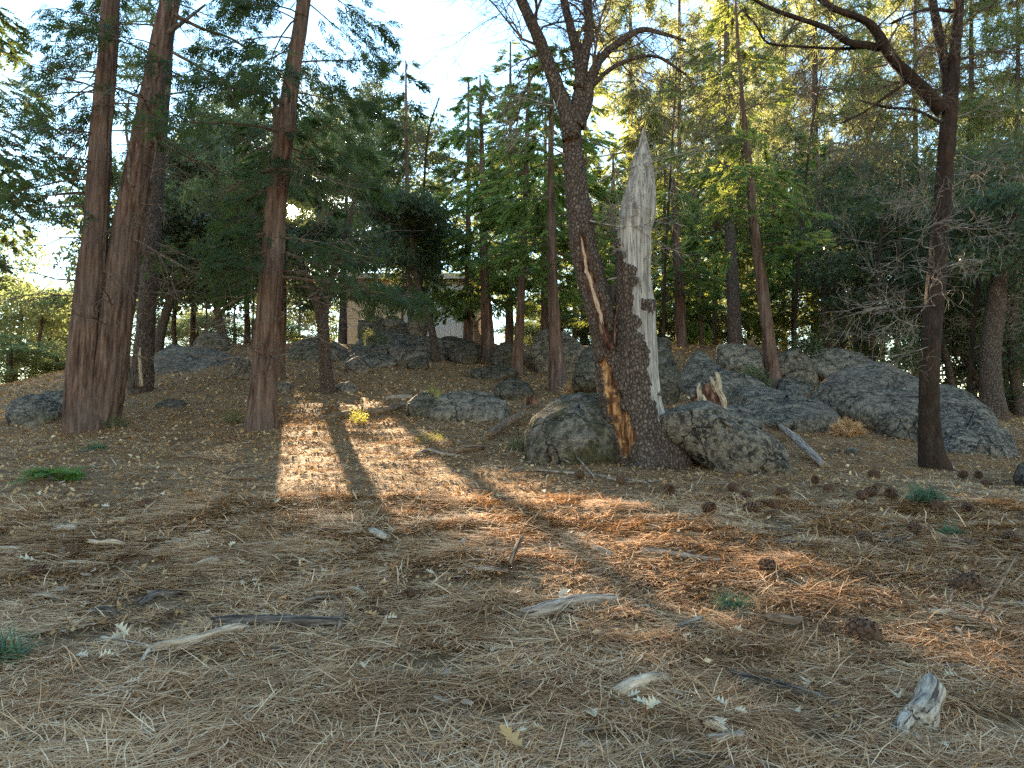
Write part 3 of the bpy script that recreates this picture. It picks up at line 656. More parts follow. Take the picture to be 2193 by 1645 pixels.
def cedar_far(label, pp, Y, z0p, z1p, R, nb, seed, dens=1.1, env='cone', leafm='young_cedar_foliage', up=0, tk='cedar', mat='cedar_bark', kind='cedar_far', size=.44, az=None, bare=.05, droop=.3, cat='tree', group=None, name='cedar_tree', per=3.4, doc=True, extra=None, rise=0, tint=(.1, .7), wood='twig_bark'):
    return tree(name, label, cat, [dict(pp=pp, Y=Y, ns=(24 if Y < 28 else 12), dz=(.16 if Y < 28 else .4), seed=seed, up=up, flare=.2)],
                [dict(z0=zpx(z0p, Y) if z0p is not None else 3, z1=zpx(z1p, Y) if z1p > -900 else zpx(0, Y) * 1.5, R=R, nb=nb, seed=seed + 100, kind=kind, size=size, per=per, env=env, leafm=leafm, droop=droop, dens=dens, az=az, bare=bare, doc=doc, rise=rise, tint=tint, wood=wood)],
                group, tk, mat, seed, extra)
cedar_far('tall young cedar with a dark trunk standing on the right end of the outcrop', [(1045, 765, 30), (1043, 700, 26), (1038, 600, 20), (1035, 450, 15), (1030, 250, 8), (1028, 160, 3)], 26.5, 640, 150, 3.2, 46, 50)
cedar_far('young cedar with a dark bare lower trunk leaning from a mossy rock', [(1106, 802, 28), (1113, 700, 20), (1118, 600, 17), (1124, 450, 13), (1130, 250, 8), (1134, 130, 3)], 24, 600, 120, 2.7, 44, 52)
cedar_far('red barked cedar between the mossy rock and the great split oak', [(1196, 832, 40), (1191, 760, 33), (1187, 680, 27), (1182, 560, 23), (1180, 450, 18), (1180, 300, 12), (1182, 100, 5)], 20.5, 590, 70, 2.5, 46, 54, bare=.1)
cedar_far('narrow cedar with a tall clean stem before the round boulder', [(1659, 840, 36), (1652, 780, 30), (1643, 700, 26), (1630, 600, 24), (1614, 480, 20), (1604, 360, 16), (1592, 240, 11), (1582, 120, 8), (1575, 0, 5)], 21.5, 560, -60, 2.35, 46, 56, env='column', dens=.85, bare=.12)
cedar_far('thin topped conifer rising above the pale building', [(880, 700, 14), (876, 560, 12), (872, 400, 9), (870, 250, 6), (869, 130, 3)], 30, 620, 110, 2.6, 40, 58, dens=.75, leafm='cedar_foliage', bare=.15)

# ------------------------------------------------------------------ the split oak in the middle, with its dead bleached stem
WOUND = [(1288, 762), (1306, 775), (1322, 830), (1336, 880), (1352, 890), (1362, 930), (1352, 975), (1336, 985), (1322, 960), (1312, 905), (1296, 850), (1284, 800)]
STREAK = [(1238, 500), (1252, 505), (1264, 560), (1278, 610), (1292, 660), (1312, 715), (1304, 740), (1288, 715), (1268, 655), (1250, 600), (1240, 550)]
PALE = [(1240, 505), (1247, 512), (1258, 565), (1264, 600), (1280, 640), (1296, 690), (1290, 700), (1270, 650), (1256, 610), (1247, 560)]
def oak_parts(root, Cs):
    # bare limbs
    rng = np.random.default_rng(3); Y = YO
    for pts in ([(1222, 300, 36), (1212, 235, 38), (1194, 190, 33), (1176, 140, 31), (1152, 80, 28), (1130, 30, 25), (1108, -20, 22), (1080, -90, 18), (1050, -180, 12)],
                [(1226, 290, 36), (1236, 230, 30), (1243, 175, 27), (1238, 120, 24), (1222, 60, 20), (1206, -10, 17), (1190, -90, 13), (1170, -200, 8)],
                [(1240, 190, 28), (1252, 120, 24), (1262, 60, 22), (1258, 0, 20), (1262, -80, 17), (1280, -190, 10)],
                [(1236, 270, 34), (1254, 225, 32), (1262, 180, 26), (1284, 130, 20), (1320, 95, 17), (1372, 64, 14), (1420, 72, 10), (1470, 88, 6)],
                [(1262, 190, 12), (1320, 140, 10), (1400, 120, 7), (1470, 160, 5)]):
        V, Fs, C2, R2, _ = trunk_geo(pts, Y, dY=.2, kind='oak', seed=rng.integers(99), flare=0, ns=22, dz=.07, sink=0)
        lo = part('limb', mesh('limb', V, Fs, 'oak_bark'), root)
        acc = Acc(); n = len(C2)
        for k in range(11):
            i = int(n * (.3 + .68 * rng.uniform())); dl = unit(C2[min(i + 1, n - 1)] - C2[i - 1])
            d = unit(dl * .5 + unit(np.cross(dl, rng.normal(size=3))))
            grow(acc, C2[i], d, rng.uniform(.8, 1.7), max(.009, R2[i] * .28), 3, rng, 0, .4, -.18, 4, .8, 4, .0026)
        part('twigs', acc.mesh('twigs', ['twig_bark'], False), lo)
    acc = Acc()
    for (x, y), (dx, dz_), L in (((1262, 300), (1, -.1), 1.4), ((1275, 395), (1, .3), 1.5), ((1208, 330), (-1, .4), 1.0), ((1250, 470), (.8, -.3), 1.1), ((1210, 230), (-1, .2), 1.2), ((1300, 600), (1, .1), .7)):
        grow(acc, P(x, y, Y), np.array([dx, -.3, dz_]), L, .016, 3, rng, 0, .4, -.1, 4, .8, 4, .003)
    part('twigs', acc.mesh('twigs', ['grey_twig'], False), root)
    # bleached, broken stem
    pp = [(1384, 992, 138), (1374, 960, 122), (1362, 900, 110), (1359, 820, 98), (1361, 718, 86), (1360, 650, 82), (1356, 582, 73), (1358, 500, 71), (1367, 450, 75), (1373, 385, 58), (1376, 345, 38), (1378, 310, 18), (1379, 274, 3)]
    C, R, _ = path3(pp, Y - .05); zb = C[0][2]; C = np.vstack([C[0] - [0, 0, .35], C]); R = np.append(R[0] * 1.05, R)
    cr = resample(np.hstack([C, R[:, None]]), 290); ns = 124
    def disp(th, si, Cc, Rr):
        cx, sx = np.cos(th), np.sin(th); z = Cc[:, 2:3] - zb; r = Rr[:, None]
        e = np.exp(-np.clip(z, 0, 9) / .55); d = r * .30 * e * (1 + .7 * vn(cx * 2 + 3, sx * 2, 0, 71)) + r * .09 * fbm(cx * 1.4, sx * 1.4, z * 1.1, 72, 3)
        d = d + r * .10 * np.exp(-((z - 3.25) / .22) ** 2) * np.clip(cx, 0, 1)
        top = np.clip((z - 4.0) / .9, 0, 1); d = d + top * r * .45 * fbm(cx * 2.2, sx * 2.2, z * 2.3, 74, 3)
        return d + .03 * r / .25 * vn(cx * 5, sx * 5, z * .45, 76) + .008 * vn(cx * r * 30, sx * r * 30, z * 3, 73)
    V, Fs = tube(cr[:, :3], np.maximum(cr[:, 3], .012), ns, disp)
    cen = np.vstack([V[f].mean(1) for f in Fs]); pc = proj(cen)
    # which faces still carry bark
    front = cen[:, 1] < Y + .1; zz = cen[:, 2] - zb
    edge = np.interp(pc[:, 1], [270, 470, 500, 560, 575, 605, 620, 660, 700, 740, 800, 860, 905, 915, 1000], [1300, 1331, 1333, 1339, 1364, 1366, 1356, 1361, 1372, 1385, 1391, 1399, 1406, 1500, 1500]) + 16 * fbm(cen[:, 0] * 7, cen[:, 2] * 7, cen[:, 1] * 7, 77, 4)
    pale = (pc[:, 0] > edge) & (pc[:, 1] < 905) | (zz > 3.4)
    grain = fbm(cen[:, 0] * 3, cen[:, 2] * 3, cen[:, 1] * 3, 78, 3); bark = ~pale
    bark = np.where((zz > 1.0) & (pc[:, 0] > 1372) & (pc[:, 1] > 640) & (pc[:, 1] < 860) & (grain > .22), ~bark, bark)
    mi = np.where(bark, 0, 1)
    wound = inpoly(pc + np.stack([6 * vn(cen[:, 2] * 9, 0, 0, 5), 6 * vn(cen[:, 0] * 9, 1, 0, 6)], 1), WOUND) & front; mi = np.where(wound, 2, mi)
    # bark stands proud of the bare wood, the wound is hollow
    push = np.zeros(len(V)); cnt = np.zeros(len(V)); k = 0
    for f in Fs:
        a = np.where(mi[k:k + len(f)] == 0, .022, np.where(mi[k:k + len(f)] == 2, -.055, 0.0))
        for c in range(f.shape[1]): np.add.at(push, f[:, c], a); np.add.at(cnt, f[:, c], 1)
        k += len(f)
    push /= np.maximum(cnt, 1); ctr = np.repeat(cr[:, :3], ns, 0); ctr = np.vstack([ctr, cr[:1, :3], cr[-1:, :3]]); dirn = V - ctr; dirn[:, 2] = 0
    V = V + unit(dirn) * (push - np.clip(-push, 0, 1) * (.3 + 1.1 * fbm(V[:, 0] * 14, V[:, 1] * 14, V[:, 2] * 5, 88, 3)))[:, None]
    part('dead_stem', mesh('dead_stem', V, Fs, ['oak_bark', 'bleached_wood', 'rotten_wood'], None, True, mi), root, 'broken off bleached stem with pointed top')
YO = float(G(1380, 992)[1])
def split_oak():
    pp = [(1352, 985, 96), (1338, 930, 84), (1323, 870, 76), (1309, 800, 68), (1297, 730, 60), (1282, 655, 62), (1262, 580, 62), (1248, 520, 58), (1243, 470, 55), (1234, 400, 50), (1227, 330, 43), (1224, 290, 42), (1226, 250, 40), (1230, 222, 18)]
    V, Fs, C2, R2, _ = trunk_geo(pp, YO + .02, dY=.15, kind='oak', seed=30, flare=.12, ns=112, dz=.02)
    cen = np.vstack([V[f].mean(1) for f in Fs]); pc = proj(cen); front = cen[:, 1] < YO + .12
    j = np.stack([5 * vn(cen[:, 2] * 12, 0, 0, 15), 6 * vn(cen[:, 0] * 9, 1, 0, 16)], 1)
    mi = np.where(front & inpoly(pc + j, WOUND), 1, 0); mi = np.where(front & inpoly(pc + j, STREAK), 3, mi); mi = np.where(front & inpoly(pc + j * .6, PALE), 2, mi)
    push = np.zeros(len(V)); cnt = np.zeros(len(V)); k = 0
    for f in Fs:
        a = np.where(mi[k:k + len(f)] > 0, -.05, 0.01)
        for c in range(f.shape[1]): np.add.at(push, f[:, c], a); np.add.at(cnt, f[:, c], 1)
        k += len(f)
    push /= np.maximum(cnt, 1); ctr = np.repeat(C2, 112, 0); ctr = np.vstack([ctr, C2[:1], C2[-1:]]); dirn = V - ctr; dirn[:, 2] = 0; V = V + unit(dirn) * (push - np.clip(-push, 0, 1) * (.3 + 1.1 * fbm(V[:, 0] * 14, V[:, 1] * 14, V[:, 2] * 5, 88, 3)))[:, None]
    root = thing('split_oak', 'huge split oak with a living dark stem and a bleached broken stem', 'tree', base_of(C2))
    part('trunk', mesh('trunk', V, Fs, ['oak_bark', 'rotten_wood', 'pale_wood', 'red_rot_wood'], None, True, mi), root)
    # torn wood standing in the crotch
    acc = Acc()
    for x0, y0, x1, y1, w in ((1306, 745, 1290, 690, 11), (1312, 748, 1302, 712, 9), (1300, 740, 1262, 610, 9), (1318, 740, 1322, 655, 6)):
        C, R, _ = path3([(x0, y0, w), ((x0 + x1) / 2 - 3, (y0 + y1) / 2, w), (x1, y1, 2)], YO - .22); V, Fs = tube(resample(C, 8), np.linspace(w / 2, 1, 8) * YO / F, 7, None, True); acc.add(V, Fs)
    part('splinter', acc.mesh('splinter', ['red_rot_wood'], True), root)
    oak_parts(root, [(C2, R2, YO)])
split_oak()

# ------------------------------------------------------------------ the leafless oak on the right
def right_oak():
    Y = float(G(2000, 1002)[1]); rng = np.random.default_rng(17)
    V, Fs, C2, R2, _ = trunk_geo([(2002, 1004, 54), (1994, 960, 46), (1990, 880, 43), (1991, 780, 42), (1998, 680, 41), (2007, 580, 40), (2014, 480, 36), (2022, 380, 35), (2030, 280, 35), (2038, 200, 30), (2044, 130, 24), (2050, 60, 22), (2054, 0, 21), (2058, -80, 16)],
                                 Y, kind='oak', seed=33, flare=.25, ns=60, dz=.06)
    root = thing('bare_oak', 'leafless dark oak in front of the big lichened rock, right side', 'tree', base_of(C2))
    part('trunk', mesh('trunk', V, Fs, 'young_oak_bark'), root)
    for pts, dy in (([(2036, 250, 26), (2028, 170, 22), (2018, 110, 21), (2006, 50, 20), (1996, 0, 18), (1985, -90, 13)], .3),
                ([(2018, 238, 34), (1985, 200, 30), (1950, 165, 27), (1915, 130, 25), (1892, 95, 24), (1868, 55, 19), (1830, 35, 15), (1780, 15, 13), (1735, -20, 11), (1680, -70, 7)], -.4),
                ([(1890, 105, 16), (1860, 98, 17), (1815, 90, 15), (1770, 60, 12), (1710, 40, 10), (1650, 18, 9), (1600, -10, 6)], -.7),
                ([(1866, 100, 8), (1800, 104, 8), (1720, 100, 7), (1645, 92, 6), (1620, 55, 5), (1590, 20, 4)], -.6),
                ([(2042, 24, 9), (1990, 20, 8), (1950, 30, 6), (1910, 50, 5)], -.2), ([(1945, 175, 7), (1900, 205, 6), (1850, 240, 5), (1800, 265, 3)], -.3),
                ([(2012, 262, 7), (1960, 235, 7), (1900, 230, 5), (1840, 215, 4)], .3)):
        V, Fs, Cb, Rb, _ = trunk_geo(pts, Y, dY=dy, kind='oak', seed=rng.integers(99), flare=0, ns=18, dz=.08, sink=0)
        lo = part('limb', mesh('limb', V, Fs, 'young_oak_bark'), root)
        acc = Acc(); n = len(Cb)
        for k in range(12):
            i = int(n * (.15 + .83 * rng.uniform())); dl = unit(Cb[min(i + 1, n - 1)] - Cb[i - 1]); d = unit(dl * .5 + unit(np.cross(dl, rng.normal(size=3))) + [0, 0, -.15])
            grow(acc, Cb[i], d, rng.uniform(.7, 1.6), max(.008, Rb[i] * .26), 3, rng, 0, .42, -.12, 3, .8, 4, .0026)
        part('twigs', acc.mesh('twigs', ['twig_bark'], False), lo)
    acc = Acc()
    for z in np.linspace(3.2, 7.0, 13):
        c = at_h(C2, z); a = rng.choice([math.pi, 0]) + rng.normal(0, .6); grow(acc, c, np.array([math.cos(a), math.sin(a) - .2, rng.uniform(-.2, .4)]), rng.uniform(.7, 1.7), .011, 3, rng, 0, .5, -.15, 4, .9, 4, .0026)
    part('twigs', acc.mesh('twigs', ['grey_twig'], False), root)
right_oak()

# ------------------------------------------------------------------ trees behind the knoll
B = cedar_far
# left
LO = dict(name='live_oak', tk='oak', mat='oak_bark', kind='leaf', leafm='live_oak_foliage', env='round', size=.62, droop=.15, rise=.15, bare=.1, per=3.0)
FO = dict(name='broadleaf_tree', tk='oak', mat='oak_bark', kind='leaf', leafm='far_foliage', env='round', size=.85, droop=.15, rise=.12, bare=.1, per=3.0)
PI = dict(name='pine_tree', tk='pine', mat='pine_bark', kind='pine', leafm='pine_foliage', env='column', size=.8, droop=.12, bare=.12, per=2.4)
CE = dict(leafm='young_cedar_foliage', size=.46, per=3.6)
B('arching live oak trunk leaning right over the flat rock at left', [(336, 752, 22), (350, 690, 20), (372, 620, 18), (400, 540, 14), (420, 440, 10), (425, 340, 6)], 28.5, 660, 300, 3.6, 40, 60, dens=1.5, **LO)
B('live oak with short curved trunk right of the arching one', [(482, 740, 20), (470, 690, 18), (462, 620, 14), (470, 520, 10), (480, 380, 5)], 29, 655, 270, 3.2, 36, 61, dens=1.5, **LO)
B('slim dark oak standing on the knoll edge between the live oaks', [(375, 745, 10), (372, 690, 10), (385, 600, 8), (395, 480, 5)], 31, 660, 330, 3.0, 26, 62, dens=1.2, **LO)
B('slim oak at the knoll edge left of the round boulder', [(412, 735, 12), (414, 660, 11), (410, 560, 8), (405, 440, 5)], 32, 640, 330, 3.0, 26, 63, dens=1.2, **LO)
B('dark live oak whose crown fills the space left of the sun', [(530, 735, 14), (528, 640, 12), (520, 520, 10), (505, 380, 6), (500, 260, 3)], 33, 640, 210, 3.4, 42, 64, dens=1.4, **LO)
B('slim crooked live oak left of the hollow stump', [(258, 760, 9), (262, 640, 8), (268, 520, 6), (280, 380, 4)], 34, 680, 320, 2.8, 28, 65, dens=1.1, **dict(FO, leafm='far_foliage'))
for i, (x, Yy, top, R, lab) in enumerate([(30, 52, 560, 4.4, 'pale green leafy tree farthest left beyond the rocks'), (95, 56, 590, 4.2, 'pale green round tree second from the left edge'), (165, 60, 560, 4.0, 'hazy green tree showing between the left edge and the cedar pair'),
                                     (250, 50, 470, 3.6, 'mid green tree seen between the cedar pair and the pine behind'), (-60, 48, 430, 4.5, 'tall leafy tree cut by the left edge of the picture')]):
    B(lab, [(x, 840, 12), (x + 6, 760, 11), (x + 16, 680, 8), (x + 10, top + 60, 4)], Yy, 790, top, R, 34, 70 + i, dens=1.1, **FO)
B('thin cedar with hanging sprays at the far left edge', [(-70, 850, 20), (-62, 500, 14), (-55, 0, 8)], 26, 560, -150, 3.4, 46, 76, dens=1.0, env='column', leafm='cedar_foliage', size=.6)
B('leaning oak pair at the foot of the pale green trees', [(70, 812, 9), (80, 750, 9), (90, 690, 7), (96, 640, 5)], 44, 700, 600, 2.8, 18, 77, dens=1.0, **FO)
# middle, dark mass round the sun; farthest trees added to shade the ground
for i, (x, Yy, z0p, top, R, nb, d, lab, k) in enumerate([
    (440, 44, 640, 250, 3.6, 44, 1.2, 'dark broad tree filling the view between the pine and the sun', LO), (540, 40, 620, 200, 3.0, 40, 1.2, 'dark tree directly left of the sun behind the cedar', LO),
    (690, 38, 560, 230, 3.0, 40, 1.3, 'shaded tree just right of the sun behind the forked oak', LO), (770, 44, 600, 190, 3.6, 46, 1.3, 'broad dark tree between the sun and the thin topped conifer', LO),
    (860, 46, 570, 210, 3.2, 42, 1.4, 'dark tree rising behind the roof of the pale building', LO), (640, 56, 700, 150, 4.5, 50, 1.5, 'tall distant tree behind the sun', LO),
    (500, 60, 720, 180, 5.0, 50, 1.5, 'tall distant tree left of the sun, behind the live oaks', LO), (780, 58, 700, 170, 4.6, 50, 1.5, 'tall distant tree right of the sun', LO),
    (930, 56, 660, 230, 3.8, 44, 1.3, 'distant cedar behind the right half of the building', dict(CE, env='cone')),
    (420, 68, 720, 230, 5.0, 46, 1.5, 'added shade tree left of the sun, behind all the others', FO), (560, 72, 730, 230, 5.5, 50, 1.7, 'added shade tree just left of the sun, barely showing', FO),
    (610, 78, 740, 260, 6.5, 54, 2.0, 'added shade tree farthest back, directly behind the sun', FO),
    (700, 70, 730, 220, 5.5, 50, 1.7, 'added shade tree just right of the sun, barely showing', FO), (850, 66, 720, 230, 5.0, 46, 1.6, 'added shade tree over the beige half of the building', FO)]):
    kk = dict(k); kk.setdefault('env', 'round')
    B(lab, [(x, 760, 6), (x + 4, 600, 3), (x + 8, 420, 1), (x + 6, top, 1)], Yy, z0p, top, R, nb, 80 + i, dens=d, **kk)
B('stout straight trunk behind the forked oak, pale in the glare', [(734, 700, 17), (735, 620, 15), (737, 540, 13), (742, 420, 7), (748, 250, 3)], 33, 500, 150, 3.0, 30, 92, dens=1.0, **dict(PI, size=.6))
# centre right: green cedars and yellow green glow
for i, (x, Yy, z0p, top, R, nb, d, lab, k) in enumerate([
    (1000, 34, 640, 170, 2.9, 44, 1.2, 'bright green cedar left of the central clump, behind', CE), (1090, 38, 660, 90, 3.3, 48, 1.2, 'tallest cedar of the central clump, behind', CE),
    (1165, 33, 650, 210, 2.6, 40, 1.2, 'cedar behind the red barked one, centre', CE), (1250, 40, 700, 60, 3.4, 46, 1.1, 'cedar behind the living stem of the split oak', CE),
    (1310, 34, 690, 330, 2.3, 34, 1.1, 'short cedar seen between the two stems of the split oak', CE)]):
    B(lab, [(x, 790, 20), (x + 1, 650, 17), (x + 3, 450, 11), (x + 3, top, 4)], Yy, z0p, top, R, nb, 100 + i, dens=d, **k)
for i, (x, w, Yy, z0p, top, R, nb, d, lab, k) in enumerate([
    (1460, 28, 28, 640, 380, 2.0, 30, 1.0, 'cedar with a rough brown trunk just right of the bleached stem', CE), (1503, 9, 30, 700, 420, 1.6, 26, .9, 'pole thin cedar right of the rough brown trunk', CE),
    (1575, 34, 26, 480, -250, 2.6, 20, .5, 'bare grey pine trunk behind the round boulder', PI), (1772, 22, 30, 600, 330, 2.4, 34, 1.1, 'cedar with a grey trunk over the crest rocks', CE),
    (1800, 30, 32, 580, 300, 2.6, 36, 1.1, 'stout mossy green trunk next to the grey one over the crest rocks', CE), (1850, 20, 33, 600, 330, 2.6, 32, 1.0, 'slimmer pale trunk right of the mossy green one', LO)]):
    B(lab, [(x + 2, 790, w), (x - 2, 700, w * .92), (x - 8, 560, w * .78), (x - 16, 400, w * .55), (x - 20, top if top > 0 else -50, w * .3)], Yy, z0p, top, R, nb, 110 + i, dens=d, **k)
for i, (x, Yy, z0p, top, R, nb, d, lab, k) in enumerate([
    (800, 34, 642, 520, 1.6, 22, 1.2, 'yellow green leafy tree hanging over the beige wall', dict(FO, size=.5)), (862, 33, 650, 540, 1.0, 22, 1.2, 'slim cedar drooping in front of the corner of the building', dict(CE, env='column')),
    (925, 34, 612, 510, 1.7, 24, 1.2, 'yellow green leafy tree over the white half of the building', dict(FO, size=.5)), (1010, 33, 670, 520, 1.1, 24, 1.2, 'slim cedar at the right end of the white wall', dict(CE, env='column'))]):
    B(lab, [(x, 745, 7), (x, 680, 6), (x + 2, 620, 5), (x + 2, top + 10, 2)], Yy, z0p, top, R, nb, 190 + i, dens=d, **k)
# tall pines, pale in the light, upper right (shared crowns)
for i, (x, Yy, z0p, top, R, key, lab, w) in enumerate([
    (1350, 50, 640, -150, 4.4, 'pine0', 'tall pale pine behind the bleached stem', 16), (1455, 46, 600, -160, 4.2, 'pine1', 'tall pale pine left of the narrow cedar', 14),
    (1540, 54, 620, -200, 4.8, 'pine0', 'tall distant pine just left of the narrow cedar top', 16), (1680, 50, 620, -200, 4.8, 'pine1', 'tall pine behind the narrow cedar, lit from behind', 14),
    (1745, 40, 560, -160, 4.0, 'pine0', 'tall pine with a straight pale trunk right of the narrow cedar', 20), (1860, 52, 600, -180, 5.0, 'pine1', 'broad pale pine under the long bare oak limb', 16),
    (1960, 44, 560, -150, 4.4, 'pine0', 'pale pine directly behind the bare oak fork', 16), (2080, 38, 520, -150, 4.0, 'pine0', 'shaggy green pine right of the bare oak', 18),
    (2180, 36, 500, -120, 3.8, 'pine1', 'dark green pine at the right edge, high up', 16), (1620, 66, 690, -60, 6.2, 'pine0', 'farthest pine seen low between the narrow cedar and the grey trunk', 12)]):
    wood_tree(lab, key, x, Yy, z0p, top, R, w)
OK = dict(name='live_oak', tk='oak', mat='oak_bark')
for i, (x, Yy, z0p, top, R, key, lab) in enumerate([
    (1830, 27, 690, 330, 2.8, 'oak0', 'grey green live oak over the crest rocks, left one'), (1920, 24, 760, 300, 2.9, 'oak1', 'grey green live oak just left of the bare oak trunk'),
    (2080, 27, 830, 330, 3.1, 'oak0', 'dark live oak right of the bare oak trunk'), (2170, 24, 860, 290, 3.1, 'oak1', 'dark live oak at the right edge'), (2000, 34, 820, 380, 3.6, 'oak0', 'live oak far behind the bare oak trunk'),
    (2230, 30, 860, 200, 3.8, 'oak1', 'large dark live oak cut by the right edge'), (2130, 46, 840, 180, 4.8, 'oak0', 'tall leafy tree behind the dark live oaks')]):
    wood_tree(lab, key, x, Yy, z0p, top, R, 13, 8, bpy_=850, **OK)
for x, Yy, z0p, top, R, key, lab in [(345, 50, 760, 672, 3.0, 'leafy0', 'low bright bush tree behind the pine trunk on the left'), (420, 46, 760, 678, 3.0, 'leafy0', 'low bush tree in the gap under the live oaks, left one'), (500, 48, 760, 676, 3.2, 'leafy0', 'low bush tree in the gap under the live oaks, right one'),
    (600, 47, 760, 690, 3.0, 'leafy0', 'low bush tree in the gap between the sunlit cedar and the forked oak'), (20, 40, 850, 720, 3.0, 'leafy0', 'low leafy tree behind the low pale rock at left'), (120, 42, 850, 735, 3.0, 'leafy0', 'low leafy tree left of the fused cedars'), (1130, 44, 760, 690, 2.6, 'leafy0', 'low bush tree left of the domed skyline boulder'),
    (1420, 36, 700, 300, 3.0, 'cedar0', 'green cedar right behind the bleached stem'), (1530, 38, 700, 200, 3.2, 'cedar1', 'leafy green cedar between the pole thin one and the grey pine trunk'),
    (1700, 34, 690, 260, 3.0, 'cedar0', 'yellow green cedar right of the narrow cedar trunk'), (1370, 46, 740, 180, 4.2, 'cedar1', 'distant cedar glowing behind the split oak'), (1640, 44, 740, 330, 3.8, 'leafy0', 'bushy green tree low behind the narrow cedar'),
    (1780, 46, 760, 380, 4.0, 'leafy0', 'bushy bright tree behind the crest trunks'), (1480, 52, 760, 420, 4.4, 'leafy0', 'bushy bright tree low behind the pole thin cedar'), (1230, 48, 740, 300, 4.0, 'cedar1', 'distant green cedar between the living stem and the centre cedars'),
    (1110, 50, 740, 330, 4.0, 'leafy0', 'bright leafy tree low behind the centre cedars'), (1890, 42, 800, 430, 4.0, 'leafy0', 'bright leafy tree low behind the grey green live oaks'),
    (1300, 40, 760, 655, 2.6, 'leafy0', 'low bush tree behind the steep dark boulder'), (1410, 39, 770, 668, 2.4, 'leafy0', 'low bush tree showing right of the bleached stem'), (1500, 41, 770, 650, 2.6, 'leafy0', 'low bush tree behind the pale balanced boulder'), (1600, 40, 770, 660, 2.4, 'leafy0', 'low bush tree between the grey pine trunk and the narrow cedar'), (1700, 40, 780, 650, 2.8, 'leafy0', 'low bush tree behind the rounded boulder'), (1800, 40, 790, 655, 2.8, 'leafy0', 'low bush tree behind the low crest rock'), (1200, 41, 760, 665, 2.6, 'leafy0', 'low bush tree behind the domed skyline boulder')]:
    wood_tree(lab, key, x, Yy, z0p, top, R, 12, 4, name='cedar_tree' if 'cedar' in key else 'broadleaf_tree', tk='cedar', mat='cedar_bark' if 'cedar' in key else 'oak_bark')
tree('live_oak', 'stout dark oak trunk at the foot of the dark grove on the right', 'tree',
     [dict(pp=[(2128, 895, 52), (2122, 820, 44), (2122, 740, 42), (2132, 660, 40), (2146, 560, 32), (2170, 430, 22)], Y=20.5, ns=34, dz=.1, seed=160, kind='oak', mat='oak_bark')],
     [dict(z0=6, z1=9.5, R=2.6, nb=30, seed=261, kind='leaf', size=.5, per=2, env='round', leafm='live_oak_foliage', dens=1.4, doc=False)], seed=160)
for i, (pp, Yy, lab) in enumerate([([(2042, 850, 15), (2030, 780, 14), (2012, 700, 12), (2006, 620, 8)], 23, 'leaning thin oak stem just right of the bare oak trunk'),
                                 ([(2112, 860, 14), (2080, 790, 13), (2050, 740, 12), (2020, 715, 9)], 24, 'bent oak stem arching left from the dark grove'),
                                 ([(2185, 880, 24), (2172, 800, 22), (2168, 700, 18), (2180, 600, 12)], 22.5, 'dark crooked oak stem at the right edge'),
                                 ([(2160, 850, 10), (2150, 760, 9), (2165, 680, 8), (2190, 600, 6)], 25, 'thin crooked stem behind the stout dark trunk')]):
    def ex(root, Cs, i=i):
        acc = Acc(); rng = np.random.default_rng(300 + i)
        for k in range(9):
            c = Cs[0][0][int(len(Cs[0][0]) * rng.uniform(.35, .98))]; grow(acc, c, np.array([rng.normal(), -.4 + .4 * rng.normal(), rng.uniform(-.2, .8)]), rng.uniform(.7, 1.6), .012, 2, rng, 0, .5, -.1, 5, .9, 4, .0035)
        part('twigs', acc.mesh('twigs', ['grey_twig'], False), root)
    tree('leaning_oak', lab, 'tree', [dict(pp=pp, Y=Yy, ns=18, dz=.12, seed=170 + i, kind='oak', mat='oak_bark')], seed=170 + i, extra=ex)
# grey leafless scrub twigs hanging through the grove on the right, and the thin bare tree against the sky
def bare_tree(label, pp, Y, n, L, r, seed, mat='grey_twig', up=.1, spread=1.0, zr=(.3, 1)):
    V, Fs, C2, R2, _ = trunk_geo(pp, Y, kind='oak', seed=seed, flare=.1, ns=12, dz=.15)
    root = thing('bare_tree', label, 'tree', base_of(C2)); part('trunk', mesh('trunk', V, Fs, 'young_oak_bark'), root)
    acc = Acc(); rng = np.random.default_rng(seed)
    for k in range(n):
        c = C2[int((len(C2) - 1) * rng.uniform(*zr))]; a = rng.uniform(0, 2 * math.pi); grow(acc, c, np.array([math.cos(a) * spread, math.sin(a) * spread, rng.uniform(.0, .9)]), L * rng.uniform(.6, 1.2), r, 3, rng, 0, .4, up, 3, .7, 3, .004)
    part('twigs', acc.mesh('twigs', [mat], False), root)
bare_tree('leafless grey tree with tangled twigs left of the bare oak', [(1872, 800, 9), (1868, 700, 9), (1880, 560, 8), (1900, 420, 5)], 22.5, 15, 1.7, .013, 401)
bare_tree('leafless grey tree with tangled twigs right of the bare oak', [(2075, 850, 9), (2085, 700, 9), (2100, 560, 8), (2110, 400, 5)], 21, 14, 1.7, .013, 402)
bare_tree('leafless thin tree against the blue sky above the building', [(900, 740, 6), (905, 500, 6), (915, 300, 5), (940, 210, 3)], 29, 14, 2.2, .014, 403, 'twig_bark', .2, .8, (.6, 1))
bare_tree('leafless grey tree right of the bleached stem, high up', [(1420, 760, 7), (1425, 560, 6), (1440, 300, 5), (1450, 120, 3)], 25, 16, 2.2, .014, 404, 'grey_twig', .1, 1.0, (.55, 1))
bare_tree('leafless grey tree behind the arching limb, upper right', [(1700, 790, 7), (1710, 560, 6), (1735, 300, 5), (1760, 150, 3)], 25, 14, 2.2, .014, 405, 'grey_twig', .1, 1.0, (.5, 1))
